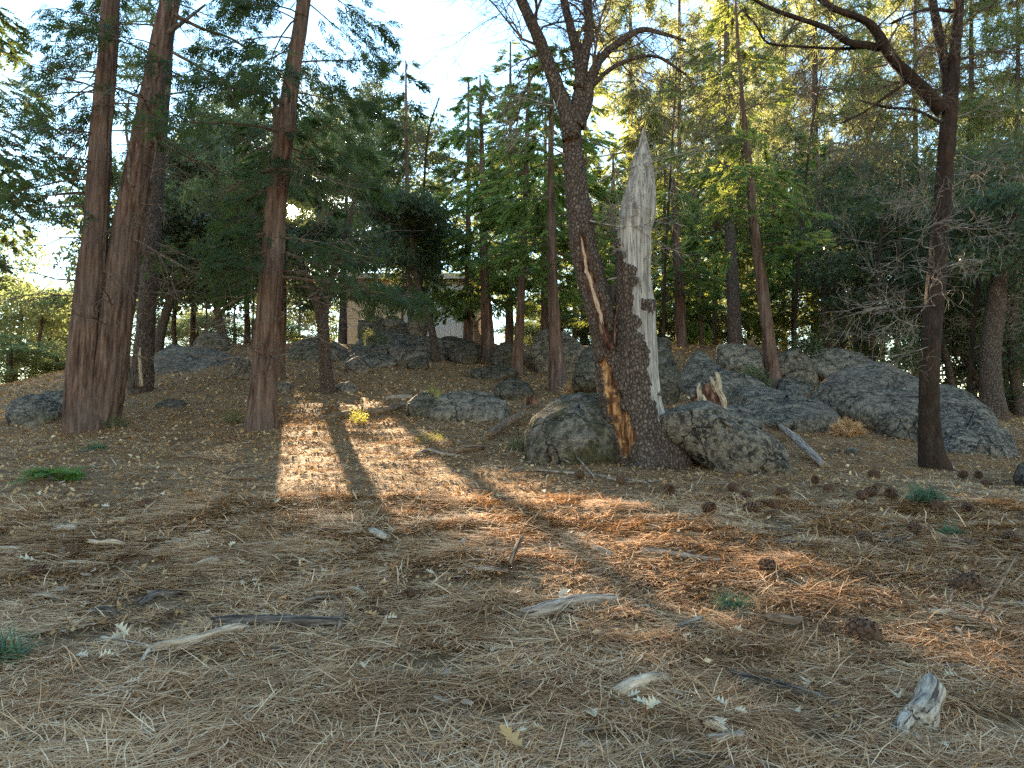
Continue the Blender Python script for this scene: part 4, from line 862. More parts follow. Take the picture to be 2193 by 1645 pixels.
# ------------------------------------------------------------------ rocks
def rock(label, outline, mat='granite', Yb=None, dep=1.5, thick=None, seed=1, rough=1.0, n=60, rings=18, group=None, name='boulder', cat='boulder'):
    o = np.array(outline, float); cl = np.vstack([o, o[:3]]); rs = resample(cl, n + 1 + int(n * 3 / len(o)))
    # closed smooth outline
    q = np.vstack([o[-2:], o, o[:2]]); out = []
    for i in range(1, len(q) - 2):
        a, b, c, d = q[i - 1], q[i], q[i + 1], q[i + 2]; t = np.linspace(0, 1, 10, endpoint=False)[:, None]
        s_ = .5 * (2 * b + (c - a) * t + (2 * a - 5 * b + 4 * c - d) * t ** 2 + (3 * b - a - 3 * c + d) * t ** 3); lin = b + (c - b) * t; out.append(.6 * s_ + .4 * lin)
    out = np.vstack(out)[10:-0 or None]; L = np.concatenate([[0], np.cumsum(np.linalg.norm(np.diff(np.vstack([out, out[:1]]), axis=0), axis=1))]); o2 = np.vstack([out, out[:1]])
    u = np.linspace(0, L[-1], n, endpoint=False); O = np.stack([np.interp(u, L, o2[:, k]) for k in (0, 1)], 1)
    ymax = O[:, 1].max(); ymin = O[:, 1].min(); cx = O[:, 0].mean(); low = O[np.argmax(O[:, 1])]
    if Yb is None: Yb = float(G(low[0], low[1] - 2)[1])
    cen = O.mean(0); pxm = Yb / F; hgt = (ymax - ymin) * pxm; wid = (O[:, 0].max() - O[:, 0].min()) * pxm
    if thick is None: thick = .27 * min(hgt, wid) + .08
    def place(xy):
        t = (ymax - xy[:, 1]) / max(1, ymax - ymin); Y = Yb + dep * t; d = RT * ((xy[:, :1] - CX) / F) + UP * ((CY - xy[:, 1:]) / F) + FW; return C0 + d * (Y / d[:, 1])[:, None]
    V = []; Fq = []
    rr = np.linspace(1, 0, rings + 1)[:-1] ** .8
    cp = place(cen[None])[0]
    nrm = unit(np.array([0, -hgt - .2, dep * .9 + .25]))     # faces out of the slope
    for side in (1, -1):
        for r in rr:
            if side == -1 and r == rr[0]: continue
            p = place(cen + (O - cen) * r); tk = thick * (1 - r ** 2.6) ** .5 * (1 if side == 1 else 1.6)
            vd = unit(p - C0); V.append(p + (nrm * .45 * side - vd * .75 * side) * tk)
    nr = len(rr); V = np.vstack(V); j = np.arange(n); j2 = (j + 1) % n; Fs = []
    for k in range(nr - 1): Fs.append(np.stack([k * n + j, k * n + j2, (k + 1) * n + j2, (k + 1) * n + j], -1))
    b0 = nr * n
    for k in range(nr - 1):
        a = j if k == 0 else b0 + (k - 1) * n + j; a2 = j2 if k == 0 else b0 + (k - 1) * n + j2
        Fs.append(np.stack([a2, a, b0 + k * n + j, b0 + k * n + j2], -1))
    V = np.vstack([V, cp + nrm * thick, cp - nrm * thick * 1.6]); c1 = len(V) - 2
    tri = [np.stack([(nr - 1) * n + j, (nr - 1) * n + j2, np.full(n, c1)], -1), np.stack([b0 + (nr - 2) * n + j2, b0 + (nr - 2) * n + j, np.full(n, c1 + 1)], -1)]
    fr_ = (V[:, 2] - V[:, 2].min()) / max(.05, V[:, 2].max() - V[:, 2].min()); lo_ = np.clip(1 - fr_ / .4, 0, 1); V[:, 2] -= lo_ ** 1.5 * .35 * hgt
    # relief: broad planes, cracks, grain
    dirn = unit(V - (cp - nrm * thick * .3)); s = seed * 3.1; x, y, z = V[:, 0] + s, V[:, 1], V[:, 2]; sz = min(hgt, wid, 2.2)
    f1 = fbm(x / (.55 * sz + .15), y / (.55 * sz + .15), z / (.4 * sz + .12), seed, 3)
    rid = 1 - np.abs(vn(x / (.5 * sz + .1) + 4, y / (.5 * sz + .1), z / (.28 * sz + .1), seed + 9)) * 2
    f2 = fbm(x * 7, y * 7, z * 7, seed + 4, 3)
    crack = -np.exp(-(vn(x * .8, y * .8, z * 1.7, seed + 20) / .045) ** 2)
    V = V + dirn * (rough * (.11 * sz * f1 + .05 * sz * rid * np.abs(f1) + .028 * f2 + .05 * sz ** .5 * crack) * .9)[:, None]
    fr = np.random.default_rng(seed + 500); q0 = V.mean(0)
    for k in range(9):
        u_ = unit(fr.normal(size=3) * np.array([1, .8, .9])); sd_ = (V - q0) @ u_; lim = sd_.max() * fr.uniform(.72, .93); V = V - np.maximum(0, sd_ - lim)[:, None] * u_ * .8
    x, y, z = V[:, 0], V[:, 1], V[:, 2]; V = V + dirn * (.018 * fbm(x * 11, y * 11, z * 11, seed + 60, 2) + .012 * sz * fbm(x * 3, y * 3, z * 5, seed + 61, 3))[:, None]
    me = mesh('boulder', V, [np.vstack(Fs), np.vstack(tri)], mat)
    g = V[np.argmin(V[:, 2])]; loc = (float(cp[0]), float(Yb), float(H(cp[0], Yb)))
    return single(name, me, label, cat, loc, group)
R = rock
R('long grey slab boulder right of the split oak, black lichen on its blunt end', [(1400, 880), (1420, 846), (1475, 842), (1530, 872), (1590, 912), (1655, 938), (1692, 962), (1700, 995), (1690, 1012), (1620, 1014), (1545, 995), (1480, 960), (1410, 930)], 'granite_lichen', dep=1.0, seed=3, thick=.42)
R('big mossy boulder left of the split oak base', [(1118, 945), (1130, 900), (1152, 866), (1205, 845), (1290, 846), (1340, 870), (1345, 960), (1290, 992), (1180, 992), (1125, 975)], 'granite_moss', dep=1.3, seed=5, thick=.5)
R('low smooth grey boulder in the centre, mossy on top', [(922, 870), (940, 842), (985, 835), (1045, 843), (1085, 862), (1112, 885), (1108, 900), (1040, 904), (960, 900), (920, 892)], 'granite_pale', dep=1.2, seed=8)
R('brownish boulder touching the left side of the smooth grey one', [(862, 880), (880, 855), (905, 843), (940, 842), (945, 870), (935, 898), (895, 895), (866, 888)], 'granite_moss', dep=.9, seed=9)
R('small dark round boulder behind the smooth grey one', [(1056, 850), (1068, 822), (1095, 811), (1125, 818), (1142, 838), (1138, 856), (1090, 860)], 'granite_dark', dep=.7, seed=10)
R('broad flat topped slab with needles lying on it, right of centre', [(1548, 852), (1575, 830), (1640, 834), (1710, 850), (1775, 874), (1808, 905), (1804, 935), (1760, 958), (1700, 958), (1650, 935), (1600, 900)], 'granite', Yb=13.6, dep=4.0, seed=12, thick=.5)
R('low tilted slab between the long slab and the splintered stump', [(1540, 868), (1590, 872), (1632, 898), (1640, 925), (1600, 940), (1555, 925), (1530, 895)], 'granite_pale', Yb=12.9, dep=1.4, seed=13, thick=.25)
R('huge dark dome of rock behind the bare oak', [(1728, 880), (1745, 840), (1790, 800), (1845, 778), (1905, 785), (1960, 815), (2010, 860), (2040, 930), (2010, 985), (1950, 975), (1880, 935), (1800, 910)], 'granite', Yb=14.0, dep=4.5, seed=14, thick=.75, n=96, rings=28)
R('ridged rock running down right from behind the bare oak', [(1975, 850), (2010, 828), (2060, 838), (2110, 872), (2150, 918), (2188, 975), (2200, 1005), (2150, 1015), (2080, 1010), (2010, 1000), (1975, 940)], 'granite_lichen', Yb=12.9, dep=4.0, seed=15, thick=.55, n=96, rings=28)
R('low crest rock behind the dark dome, right of the piled ones', [(1725, 775), (1745, 750), (1800, 748), (1860, 760), (1900, 776), (1912, 800), (1860, 815), (1780, 812), (1735, 800)], 'granite_pale', Yb=21, dep=2, seed=16)
R('rounded boulder beside the narrow cedar, with a dark hollow under it', [(1648, 775), (1655, 745), (1685, 733), (1715, 745), (1738, 775), (1755, 815), (1735, 826), (1690, 808), (1655, 798)], 'granite', Yb=21.3, dep=1.2, seed=17)
R('pale rounded boulder balanced left of the narrow cedar', [(1523, 760), (1535, 742), (1580, 738), (1622, 748), (1645, 775), (1648, 805), (1610, 812), (1565, 800), (1538, 782)], 'granite_pale', Yb=21.2, dep=1.2, seed=18)
R('sloping slab below the pale balanced boulder', [(1444, 790), (1450, 752), (1482, 745), (1520, 768), (1565, 802), (1640, 822), (1665, 850), (1600, 858), (1520, 850), (1455, 835)], 'granite', Yb=18.6, dep=3, seed=19)
R('dark mossy boulder close behind the bleached stem', [(1398, 770), (1412, 738), (1436, 752), (1452, 790), (1460, 835), (1430, 848), (1396, 844)], 'granite_dark', Yb=17, dep=1.4, seed=20)
R('steep dark boulder left of the living oak stem', [(1222, 806), (1240, 762), (1262, 730), (1292, 740), (1305, 800), (1290, 832), (1235, 822)], 'granite_dark', Yb=17.5, dep=1.5, seed=21)
R('large domed boulder on the skyline behind the red barked centre cedar', [(1126, 765), (1142, 722), (1175, 707), (1222, 712), (1258, 738), (1270, 790), (1225, 802), (1150, 795)], 'granite', Yb=24.5, dep=1.6, seed=22)
R('flat rocky outcrop at the foot of the live oaks, left', [(308, 805), (322, 768), (368, 744), (430, 744), (490, 758), (520, 775), (470, 800), (390, 812)], 'granite', Yb=22.5, dep=4, seed=23, thick=.3)
R('small round rock perched on the knoll edge at left', [(408, 742), (420, 718), (445, 704), (472, 712), (492, 735), (480, 752), (430, 752)], 'granite_moss', Yb=27, dep=.8, seed=24)
R('dark rounded boulder just left of the fused cedars', [(10, 895), (16, 862), (55, 846), (105, 850), (140, 872), (146, 900), (100, 915), (45, 912)], 'granite_lichen', dep=1.2, seed=25)
R('flat stone resting behind the dark rounded boulder', [(72, 862), (95, 840), (135, 838), (155, 850), (150, 872), (110, 874)], 'granite', dep=.8, seed=26)
R('low pale rock at the left edge of the knoll', [(-30, 842), (5, 822), (40, 824), (62, 838), (40, 848), (0, 850)], 'granite_pale', Yb=27, dep=1, seed=27)
R('sunlit tan rock between the left edge and the fused cedars', [(68, 838), (95, 816), (140, 808), (165, 822), (150, 842), (105, 846)], 'granite_pale', Yb=26, dep=1.2, seed=28)
# the layered outcrop on top of the knoll
OUT = 'stones of the layered outcrop on the knoll'
R('long flat top slab of the outcrop under the beige wall', [(722, 700), (742, 687), (800, 686), (870, 694), (925, 702), (918, 722), (830, 726), (745, 722)], 'granite_dark', Yb=27.8, dep=1, seed=30, group=OUT, thick=.25)
R('knobbly capstone, left one against the beige wall', [(776, 694), (788, 678), (806, 675), (822, 684), (828, 698), (800, 704)], 'granite_dark', Yb=28.2, dep=.5, seed=31, group=OUT, thick=.2)
R('wedge shaped capstone in the middle against the beige wall', [(812, 694), (824, 677), (852, 678), (866, 688), (870, 704), (835, 706)], 'granite', Yb=28.1, dep=.5, seed=32, group=OUT, thick=.2)
R('tilted standing stone under the corner of the building', [(866, 704), (874, 686), (892, 671), (908, 672), (916, 690), (912, 712), (885, 714)], 'granite', Yb=27.6, dep=.5, seed=33, group=OUT, thick=.2)
R('broad middle ledge of the outcrop', [(716, 752), (742, 724), (800, 714), (870, 716), (940, 726), (1000, 742), (1005, 765), (930, 776), (820, 772), (740, 768)], 'granite', Yb=25.6, dep=2.2, seed=34, group=OUT, thick=.35)
R('left hand hump of the outcrop beside the forked oak', [(612, 752), (628, 732), (668, 722), (722, 726), (748, 745), (745, 782), (690, 790), (630, 782)], 'granite_moss', Yb=24.6, dep=1.8, seed=35, group=OUT, thick=.35)
R('dark upper ledge right of the leaning oak trunk', [(930, 728), (965, 718), (1010, 728), (1040, 740), (1030, 752), (970, 750)], 'granite_dark', Yb=27, dep=.9, seed=36, group=OUT, thick=.2)
R('dark low block left of the young cedar on the outcrop', [(956, 762), (968, 740), (1010, 738), (1032, 752), (1030, 772), (985, 778)], 'granite_dark', Yb=25.4, dep=.9, seed=37, group=OUT, thick=.3)
R('dark broken block right of the young cedar on the outcrop', [(1048, 768), (1062, 742), (1095, 735), (1108, 752), (1105, 778), (1070, 784)], 'granite_dark', Yb=25.2, dep=.8, seed=38, group=OUT, thick=.3)
R('rough lower ledge of the outcrop above the round stone', [(735, 775), (760, 758), (820, 756), (868, 768), (862, 786), (800, 792)], 'granite_lichen', Yb=24, dep=1.2, seed=39, group=OUT, thick=.22)
R('isolated round stone on the slope below the outcrop', [(738, 790), (748, 770), (775, 764), (796, 776), (796, 794), (768, 802)], 'granite', dep=.6, seed=40)
R('flat half buried stone on the slope left of the leaning oak', [(866, 786), (878, 770), (900, 764), (922, 776), (918, 790), (890, 794)], 'granite_dark', dep=.5, seed=41)
R('dark slab at the foot of the cedar with the dark bare trunk', [(990, 812), (1015, 792), (1060, 782), (1108, 790), (1112, 806), (1060, 814)], 'granite_dark', dep=.9, seed=42)
R('small stone just left of the tall sunlit cedar', [(494, 806), (500, 776), (520, 768), (540, 778), (545, 808), (520, 814)], 'granite', dep=.5, seed=43)
R('small pale stone right of the slender hidden cedar trunk', [(586, 840), (598, 822), (618, 820), (630, 832), (622, 844), (600, 846)], 'granite_pale', dep=.4, seed=44)
R('pale stone right of the forked oak', [(716, 836), (725, 822), (748, 820), (768, 830), (764, 842), (735, 844)], 'granite_pale', dep=.5, seed=45)
R('flat ground stone between the fused cedars and the tall one', [(330, 868), (345, 857), (378, 856), (408, 864), (398, 874), (360, 876)], 'granite_dark', dep=.5, seed=46, thick=.08)
R('rock cut by the right edge of the picture', [(2172, 1030), (2178, 1002), (2200, 990), (2240, 1000), (2240, 1045), (2190, 1044)], 'granite_dark', dep=.5, seed=47)
R('small grey stone on the needles below the flat topped slab', [(1808, 965), (1818, 955), (1836, 958), (1842, 972), (1825, 976)], 'granite', dep=.25, seed=48, thick=.08)
R('low rock shelf right of the narrow cedar', [(1660, 838), (1672, 812), (1710, 812), (1748, 832), (1740, 852), (1690, 856)], 'granite_lichen', Yb=20, dep=1.3, seed=49, thick=.25)
R('stone blocks right of the fused outcrop ledge, mossy and cracked', [(1400, 735), (1410, 722), (1430, 724), (1440, 742), (1425, 755), (1404, 752)], 'granite_dark', Yb=22, dep=.5, seed=50)

# ------------------------------------------------------------------ the building behind the knoll
def box(c, s):
    c = np.array(c, float); s = np.array(s, float) / 2
    V = np.array([[x, y, z] for x in (-1, 1) for y in (-1, 1) for z in (-1, 1)]) * s + c
    return V, np.array([[0, 1, 3, 2], [4, 6, 7, 5], [0, 4, 5, 1], [2, 3, 7, 6], [0, 2, 6, 4], [1, 5, 7, 3]])
def building():
    Y = 41.0; xl, xc, xr = P(738, 700, Y)[0], P(866, 700, Y)[0], P(1014, 700, Y)[0]; z0 = 5.9; z1 = zpx(592, Y) - .15
    root = thing('building', 'pale building with a flat roof standing behind the knoll outcrop', 'building', ((xl + xr) / 2, Y, z0))
    V, Fq = box(((xl + xc) / 2, Y + .1, (z0 + z1) / 2), (xc - xl, .2, z1 - z0)); part('beige_wall', mesh('beige_wall', V, Fq, 'cream_plaster', None, False), root)
    for xx in (xl - .1, xr + .1):
        V, Fq = box((xx, Y + 2.6, (z0 + z1) / 2), (.2, 5.2, z1 - z0)); part('side_wall', mesh('side_wall', V, Fq, 'cream_plaster', None, False), root)
    V, Fq = box(((xl + xr) / 2, Y + 5.3, (z0 + z1) / 2), (xr - xl + .4, .2, z1 - z0)); part('rear_wall', mesh('rear_wall', V, Fq, 'cream_plaster', None, False), root)
    V, Fq = box(((xc + xr) / 2, Y + .14, (z0 + z1) / 2), (xr - xc, .1, z1 - z0)); part('backing_wall', mesh('backing_wall', V, Fq, 'white_board_paint', None, False), root)
    n = int((xr - xc) / .3); w = (xr - xc) / n; V, Fq = box((0, 0, 0), (w - .018, .035, z1 - z0)); me = mesh('siding_board', V, Fq, 'white_board_paint', None, False)
    for i in range(n):
        o = bpy.data.objects.new('siding_board', me); COL.objects.link(o); o.parent = root
        o.location = (xc + w * (i + .5) - root.location[0], Y + .07 - Y + .002 * (i % 2), (z0 + z1) / 2 - z0)
    V, Fq = box((xc, Y + .03, (z0 + z1) / 2), (.16, .12, z1 - z0)); part('corner_post', mesh('corner_post', V, Fq, 'trim_paint', None, False), root)
    V, Fq = box(((xl + xr) / 2, Y + 2.6, z1 + .09), (xr - xl + 1.0, 6.2, .18)); part('roof', mesh('roof', V, Fq, 'roof_felt', None, False), root)
    V, Fq = box(((xl + xr) / 2, Y - .53, z1 + .06), (xr - xl + 1.02, .04, .3)); part('fascia', mesh('fascia', V, Fq, 'trim_paint', None, False), root)
building()

# ------------------------------------------------------------------ two deer, only head and neck showing
def deer(label, px, py, Y, face, cat='deer'):
    """mule deer: body, neck, head with large ears; px,py = between the ears"""
    top = P(px, py, Y); me = bpy.data.meshes.new('body'); f = face
    J = {'hip': (-1.05 * f, .3, -1.05), 'mid': (-.55 * f, .2, -1.0), 'sh': (-.12 * f, .1, -.85), 'nk': (-.02 * f, .02, -.45), 'hd': (0, 0, -.10), 'mz': (.05 * f, -.20, -.20), 'ns': (.07 * f, -.28, -.26)}
    v = list(J.values()); vs = [Vector(a) for a in v]; E_ = [(0, 1), (1, 2), (2, 3), (3, 4), (4, 5), (5, 6)]; R_ = [.20, .22, .20, .11, .085, .055, .04]
    for k, (a, r0) in enumerate(((0, .09), (0, .09), (2, .075), (2, .075))):
        s = .1 if k % 2 else -.1; b = v[a]; i = len(vs); vs += [Vector((b[0] + .04, b[1] + s, b[2] - .35)), Vector((b[0] + (.1 if a == 0 else -.02) * -f, b[1] + s, b[2] - .62)), Vector((b[0], b[1] + s, b[2] - 1.0))]; E_ += [(a, i), (i, i + 1), (i + 1, i + 2)]; R_ += [r0, .04, .03]
    i = len(vs)
    for s in (-1, 1):
        vs += [Vector((.07 * s, .02, -.03)), Vector((.14 * s, .02, .06)), Vector((.19 * s, .02, .13))]; E_ += [(4, i), (i, i + 1), (i + 1, i + 2)]; R_ += [.028, .045, .012]; i += 3
    me.from_pydata([Vector(top) + a for a in vs], E_, []); o = bpy.data.objects.new('deer', me); COL.objects.link(o)
    md = o.modifiers.new('s', 'SKIN'); 
    for k, r in enumerate(R_): me.skin_vertices[0].data[k].radius = (r, r)
    me.skin_vertices[0].data[0].use_root = True; sb = o.modifiers.new('u', 'SUBSURF'); sb.levels = 1; sb.render_levels = 2
    me.materials.append(M['deer_coat']); o['label'] = label; o['category'] = cat
for args in (('dark eared deer peeping over the pale balanced boulder', 1607, 728, 22.6, 1), ('shadowed deer beside the young cedar trunk near the building', 1019, 686, 27.3, -1)):
    px_, py_, Y_ = args[1:4]; me0 = None
    deer(*args)
for o in [o for o in COL.objects if o.name.startswith('deer')]:
    me = o.data
    if not me.skin_vertices: pass

# ------------------------------------------------------------------ logs, stumps, sticks
def stick(label, pts, mat, cat='stick', name='stick', seed=1, lift=.4, branches=(), knots=.12, ns=14, group=None, flat=1.0, ends=True):
    """pts: (px,py,width px[,height above ground in m]) lying on the ground"""
    C = []; R_ = []
    for p in pts:
        g = G(p[0], p[1]); r = p[2] / 2 * g[1] / F; g = g + [0, 0, r * lift + .018 + (p[3] if len(p) > 3 else 0)]; C.append(g); R_.append(r)
    n = max(10, 6 * len(pts)); cr = resample(np.hstack([np.array(C), np.array(R_)[:, None]]), n)
    er = np.random.default_rng(seed + 70)
    def dsp(th, si, Cc, Rr): return -Rr[:, None] * .22 * np.clip(.5 - np.abs(vn(np.cos(th) * 3.1, np.sin(th) * 3.1, si * .12, seed + 8)) * 4, 0, 1) + Rr[:, None] * (knots * fbm(np.cos(th) * 1.8, np.sin(th) * 1.8, si * .45, seed, 3) + .10 * vn(np.cos(th) * 5, np.sin(th) * 5, si * .25, seed + 3))
    acc = Acc(); V, Fs = tube(cr[:, :3], np.maximum(cr[:, 3], .002), ns, dsp)
    for e_, dr_ in ((0, cr[0, :3] - cr[2, :3]), (n - 1, cr[-1, :3] - cr[-3, :3])): V[e_ * ns:(e_ + 1) * ns] += unit(dr_) * (er.uniform(-.6, .9, ns) * cr[e_, 3])[:, None]
    acc.add(V, Fs, grain=grain_of(cr[:, :3], cr[:, 3], ns, True, seed * .37))
    me = acc.mesh(name, [mat], True)
    if branches:
        root = thing(name, label, cat, tuple(C[0]), group); part('stem', me, root)
        for b in branches:
            Cb = []; Rb = []
            for p in b:
                g = G(p[0], p[1]); r = p[2] / 2 * g[1] / F; Cb.append(g + [0, 0, r * .5 + (p[3] if len(p) > 3 else .02)]); Rb.append(r)
            c2 = resample(np.hstack([np.array(Cb), np.array(Rb)[:, None]]), 8); V, Fs = tube(c2[:, :3], np.maximum(c2[:, 3], .002), 7, None); ab = Acc(); ab.add(V, Fs, grain=grain_of(c2[:, :3], c2[:, 3], 7)); part('side_branch', ab.mesh('side_branch', [mat]), root)
        return root
    return single(name, me, label, cat, tuple(float(v) for v in C[0]), group)
stick('straight dark barked stick lying across the needles, lower left', [(456, 1346, 24), (520, 1344, 27), (600, 1346, 28), (680, 1348, 27), (738, 1345, 24)], 'dark_stick', seed=2, ns=16)
stick('short jagged splinter standing at the end of the dark stick', [(724, 1362, 10), (732, 1335, 9, .04), (738, 1318, 3, .12)], 'brown_log', name='splinter', seed=3)
stick('weathered grey branch with a knobbed end, lower centre', [(1125, 1328, 24), (1165, 1322, 34), (1215, 1306, 30), (1270, 1298, 27), (1322, 1292, 18)], 'weathered_stick', seed=4, ns=14, branches=[[(1128, 1326, 12), (1090, 1330, 10), (1055, 1336, 7)]], name='branch', cat='branch')
stick('forked pale branch half sunk in needles, lower left', [(318, 1402, 14), (345, 1396, 20), (400, 1388, 22), (445, 1372, 20), (490, 1362, 22), (522, 1356, 22)], 'pale_wood', seed=5, ns=12, branches=[[(322, 1400, 12), (285, 1392, 12), (250, 1386, 13), (218, 1378, 10)], [(320, 1402, 12), (308, 1420, 9), (300, 1432, 5)]], name='branch', cat='branch')
stick('short split half log with a white upper side, lower right of centre', [(1318, 1500, 26), (1350, 1488, 34), (1385, 1476, 34), (1418, 1466, 26)], 'pale_wood', seed=6, ns=16, name='split_log', cat='log')
stick('broken dark branch sunk in the needles left of the driftwood', [(1566, 1462, 24), (1640, 1478, 20), (1700, 1492, 22), (1780, 1520, 20), (1810, 1535, 8)], 'dark_stick', seed=7, name='branch', cat='branch')
stick('short pale stick end right above the driftwood lump', [(2010, 1442, 10), (2045, 1440, 14), (2084, 1444, 14)], 'pale_wood', seed=8)
stick('flaking bark piece curled on the needles, right', [(1640, 1335, 20), (1670, 1340, 26), (1700, 1346, 24), (1716, 1334, 12)], 'brown_log', name='bark_piece', cat='bark', seed=9)
stick('stubby pale stick left of the curled bark piece', [(1456, 1358, 20), (1478, 1348, 20), (1500, 1338, 16)], 'weathered_stick', seed=10)
stick('grey rounded stick in the sun patch', [(1268, 1182, 12), (1288, 1188, 16), (1308, 1196, 12)], 'pale_wood', seed=11)
stick('dark upright curved stick at the edge of the sun patch', [(1092, 1218, 12), (1100, 1204, 12, .04), (1112, 1192, 9, .09), (1120, 1188, 5, .12)], 'brown_log', seed=12)
stick('long brown stick half hidden right of the dark upright one', [(1118, 1206, 10), (1160, 1212, 12), (1200, 1226, 12), (1228, 1242, 10)], 'brown_log', seed=13)
stick('grey stick left of the dark upright one', [(1015, 1226, 10), (1050, 1228, 12), (1088, 1232, 8)], 'weathered_stick', seed=14)
stick('grey half buried branch at the shade edge right of the sun patch', [(1372, 1188, 14), (1410, 1192, 17), (1470, 1200, 14), (1545, 1208, 9)], 'weathered_stick', seed=15, name='branch', cat='branch')
stick('pale wood chip, short and slanting, left of the sun patch', [(797, 1146, 16), (812, 1153, 18), (830, 1160, 14)], 'driftwood', seed=16, name='wood_chip', cat='wood chip')
stick('small upright grey chip right of the slanting one', [(984, 1172, 9), (994, 1166, 12), (1003, 1160, 8)], 'driftwood', seed=17, name='wood_chip', cat='wood chip')
stick('white stick piece alone on the needles, left', [(117, 1138, 11), (140, 1138, 13), (162, 1136, 10)], 'driftwood', seed=18)
stick('long whitish stick on the needles below the lone white piece', [(190, 1166, 9), (215, 1170, 9), (240, 1168, 11), (270, 1171, 6)], 'pale_wood', seed=19)
stick('grey stick at the left edge of the picture', [(-10, 1182, 9), (20, 1181, 10), (48, 1180, 7)], 'weathered_stick', seed=20)
stick('two pale sticks lying parallel, lower one', [(130, 1212, 8), (180, 1211, 8), (230, 1214, 6)], 'pale_wood', seed=21)
stick('thick silver chip left of centre', [(418, 1222, 12), (440, 1212, 15), (466, 1206, 13)], 'driftwood', seed=22, name='wood_chip', cat='wood chip')
stick('pale stick with a dark end near the left, lower down', [(66, 1286, 9), (95, 1284, 13), (130, 1292, 6)], 'driftwood', seed=23)
stick('silver stick left of the dark barked stick, above it', [(745, 1270, 12), (765, 1275, 16), (782, 1284, 12)], 'driftwood', seed=24)
stick('straight pale rod pointing at the silver stick', [(676, 1278, 9), (710, 1278, 10), (744, 1272, 8)], 'pale_wood', seed=25)
stick('pale broken stick in the lit strip at the right', [(1995, 1318, 10), (2020, 1320, 12), (2040, 1318, 10)], 'pale_wood', seed=26)
stick('crooked brown stick at the right edge under the cones', [(2040, 1332, 10), (2080, 1340, 12), (2130, 1352, 10), (2170, 1366, 7)], 'brown_log', seed=27, branches=[[(2092, 1340, 5), (2130, 1312, 5, .1), (2185, 1262, 4, .25)]])
stick('thin dark stick right of the big cone in the lit strip', [(1514, 1220, 6), (1560, 1226, 6), (1580, 1240, 4)], 'dark_stick', seed=28)
stick('pair of dark crossed sticks on the shaded right slope', [(1886, 1162, 8), (1930, 1168, 9), (1950, 1176, 6)], 'dark_stick', seed=29, branches=[[(1900, 1168, 5), (1925, 1158, 5), (1950, 1160, 3)]])
stick('long thin dark stick right of the crossed pair', [(2020, 1164, 6), (2070, 1168, 6), (2110, 1176, 5)], 'dark_stick', seed=30)
stick('dark branch piece on the shaded slope left of the crossed pair', [(1645, 1138, 6), (1680, 1142, 7), (1725, 1150, 5)], 'dark_stick', seed=31)
stick('short dark stick on the slope among the cones', [(1654, 1166, 8), (1690, 1168, 9), (1735, 1176, 5)], 'dark_stick', seed=32)
stick('pale stick among the cones on the slope', [(1570, 1100, 4), (1595, 1094, 6), (1614, 1088, 4)], 'pale_wood', seed=33)
stick('dark stick lying on the mid slope left of the sun patch', [(470, 1026, 6), (510, 1028, 8), (548, 1030, 5)], 'brown_log', seed=34)
stick('curved brown twig right of the fused cedars', [(262, 940, 4), (290, 937, 5), (320, 948, 4)], 'brown_log', seed=35)
stick('long thin twig across the shaded slope left of the lit patches', [(375, 982, 4), (420, 981, 4), (475, 992, 4)], 'brown_log', seed=36)
stick('dark lump of wood at the left on the needles', [(300, 1302, 8), (330, 1284, 16), (370, 1282, 12), (385, 1278, 8)], 'dark_stick', seed=37)
stick('grey stick left of the forked pale branch, above it', [(200, 1322, 18), (225, 1322, 24), (250, 1326, 12)], 'dark_stick', seed=38)
stick('short grey rod behind the long barked stick', [(655, 1296, 10), (690, 1292, 14), (722, 1290, 10)], 'dark_stick', seed=39)
stick('thin grey stick in the bottom right corner area', [(1838, 1568, 10), (1846, 1552, 12), (1852, 1540, 8)], 'dark_stick', seed=40)
stick('pale yellow stick stub at the bottom, right of centre', [(1514, 1562, 16), (1535, 1572, 20), (1556, 1582, 14)], 'pale_wood', seed=41)
stick('lumpy grey root piece under the yellow stub', [(1520, 1594, 16), (1555, 1596, 20), (1590, 1594, 22)], 'weathered_stick', seed=42)
# logs on the upper slope
stick('end of a grey brown log leaning by the mossy boulder', [(1050, 944, 17, .06), (1080, 926, 17, .1), (1120, 905, 15, .12)], 'brown_log', name='log', cat='log', seed=50, ns=18)
stick('thin pole lying above the leaning log', [(1078, 922, 7, .1), (1105, 908, 7, .14), (1135, 893, 6, .2)], 'brown_log', name='pole', cat='log', seed=51)
stick('long dark rotten log running left from the brownish boulder', [(676, 902, 9), (710, 898, 14), (745, 890, 12), (790, 888, 13), (830, 884, 14), (868, 872, 12)], 'brown_log', name='log', cat='log', seed=52, knots=.4, ns=16)
stick('short dark log chunk in the lit patch', [(966, 974, 12), (995, 968, 17), (1028, 964, 14)], 'brown_log', name='log', cat='log', seed=53, knots=.3)
stick('bent dry branch on the lit patch left of the log chunk', [(890, 978, 7), (916, 968, 7), (950, 976, 7), (985, 980, 6)], 'weathered_stick', name='branch', cat='branch', seed=54)
stick('flat pale log beside the brownish boulder', [(826, 858, 9), (850, 856, 13), (882, 855, 11)], 'weathered_stick', name='log', cat='log', seed=55)
stick('cracked plank leaning off the end of the long slab boulder', [(1672, 950, 10, .28), (1700, 966, 16, .2), (1735, 985, 17, .08), (1764, 1002, 16)], 'weathered_stick', name='plank', cat='plank', seed=56, flat=.5)
stick('dark stick in the needles under the long slab boulder', [(1528, 996, 5), (1560, 1008, 8), (1600, 1018, 6)], 'brown_log', seed=57)
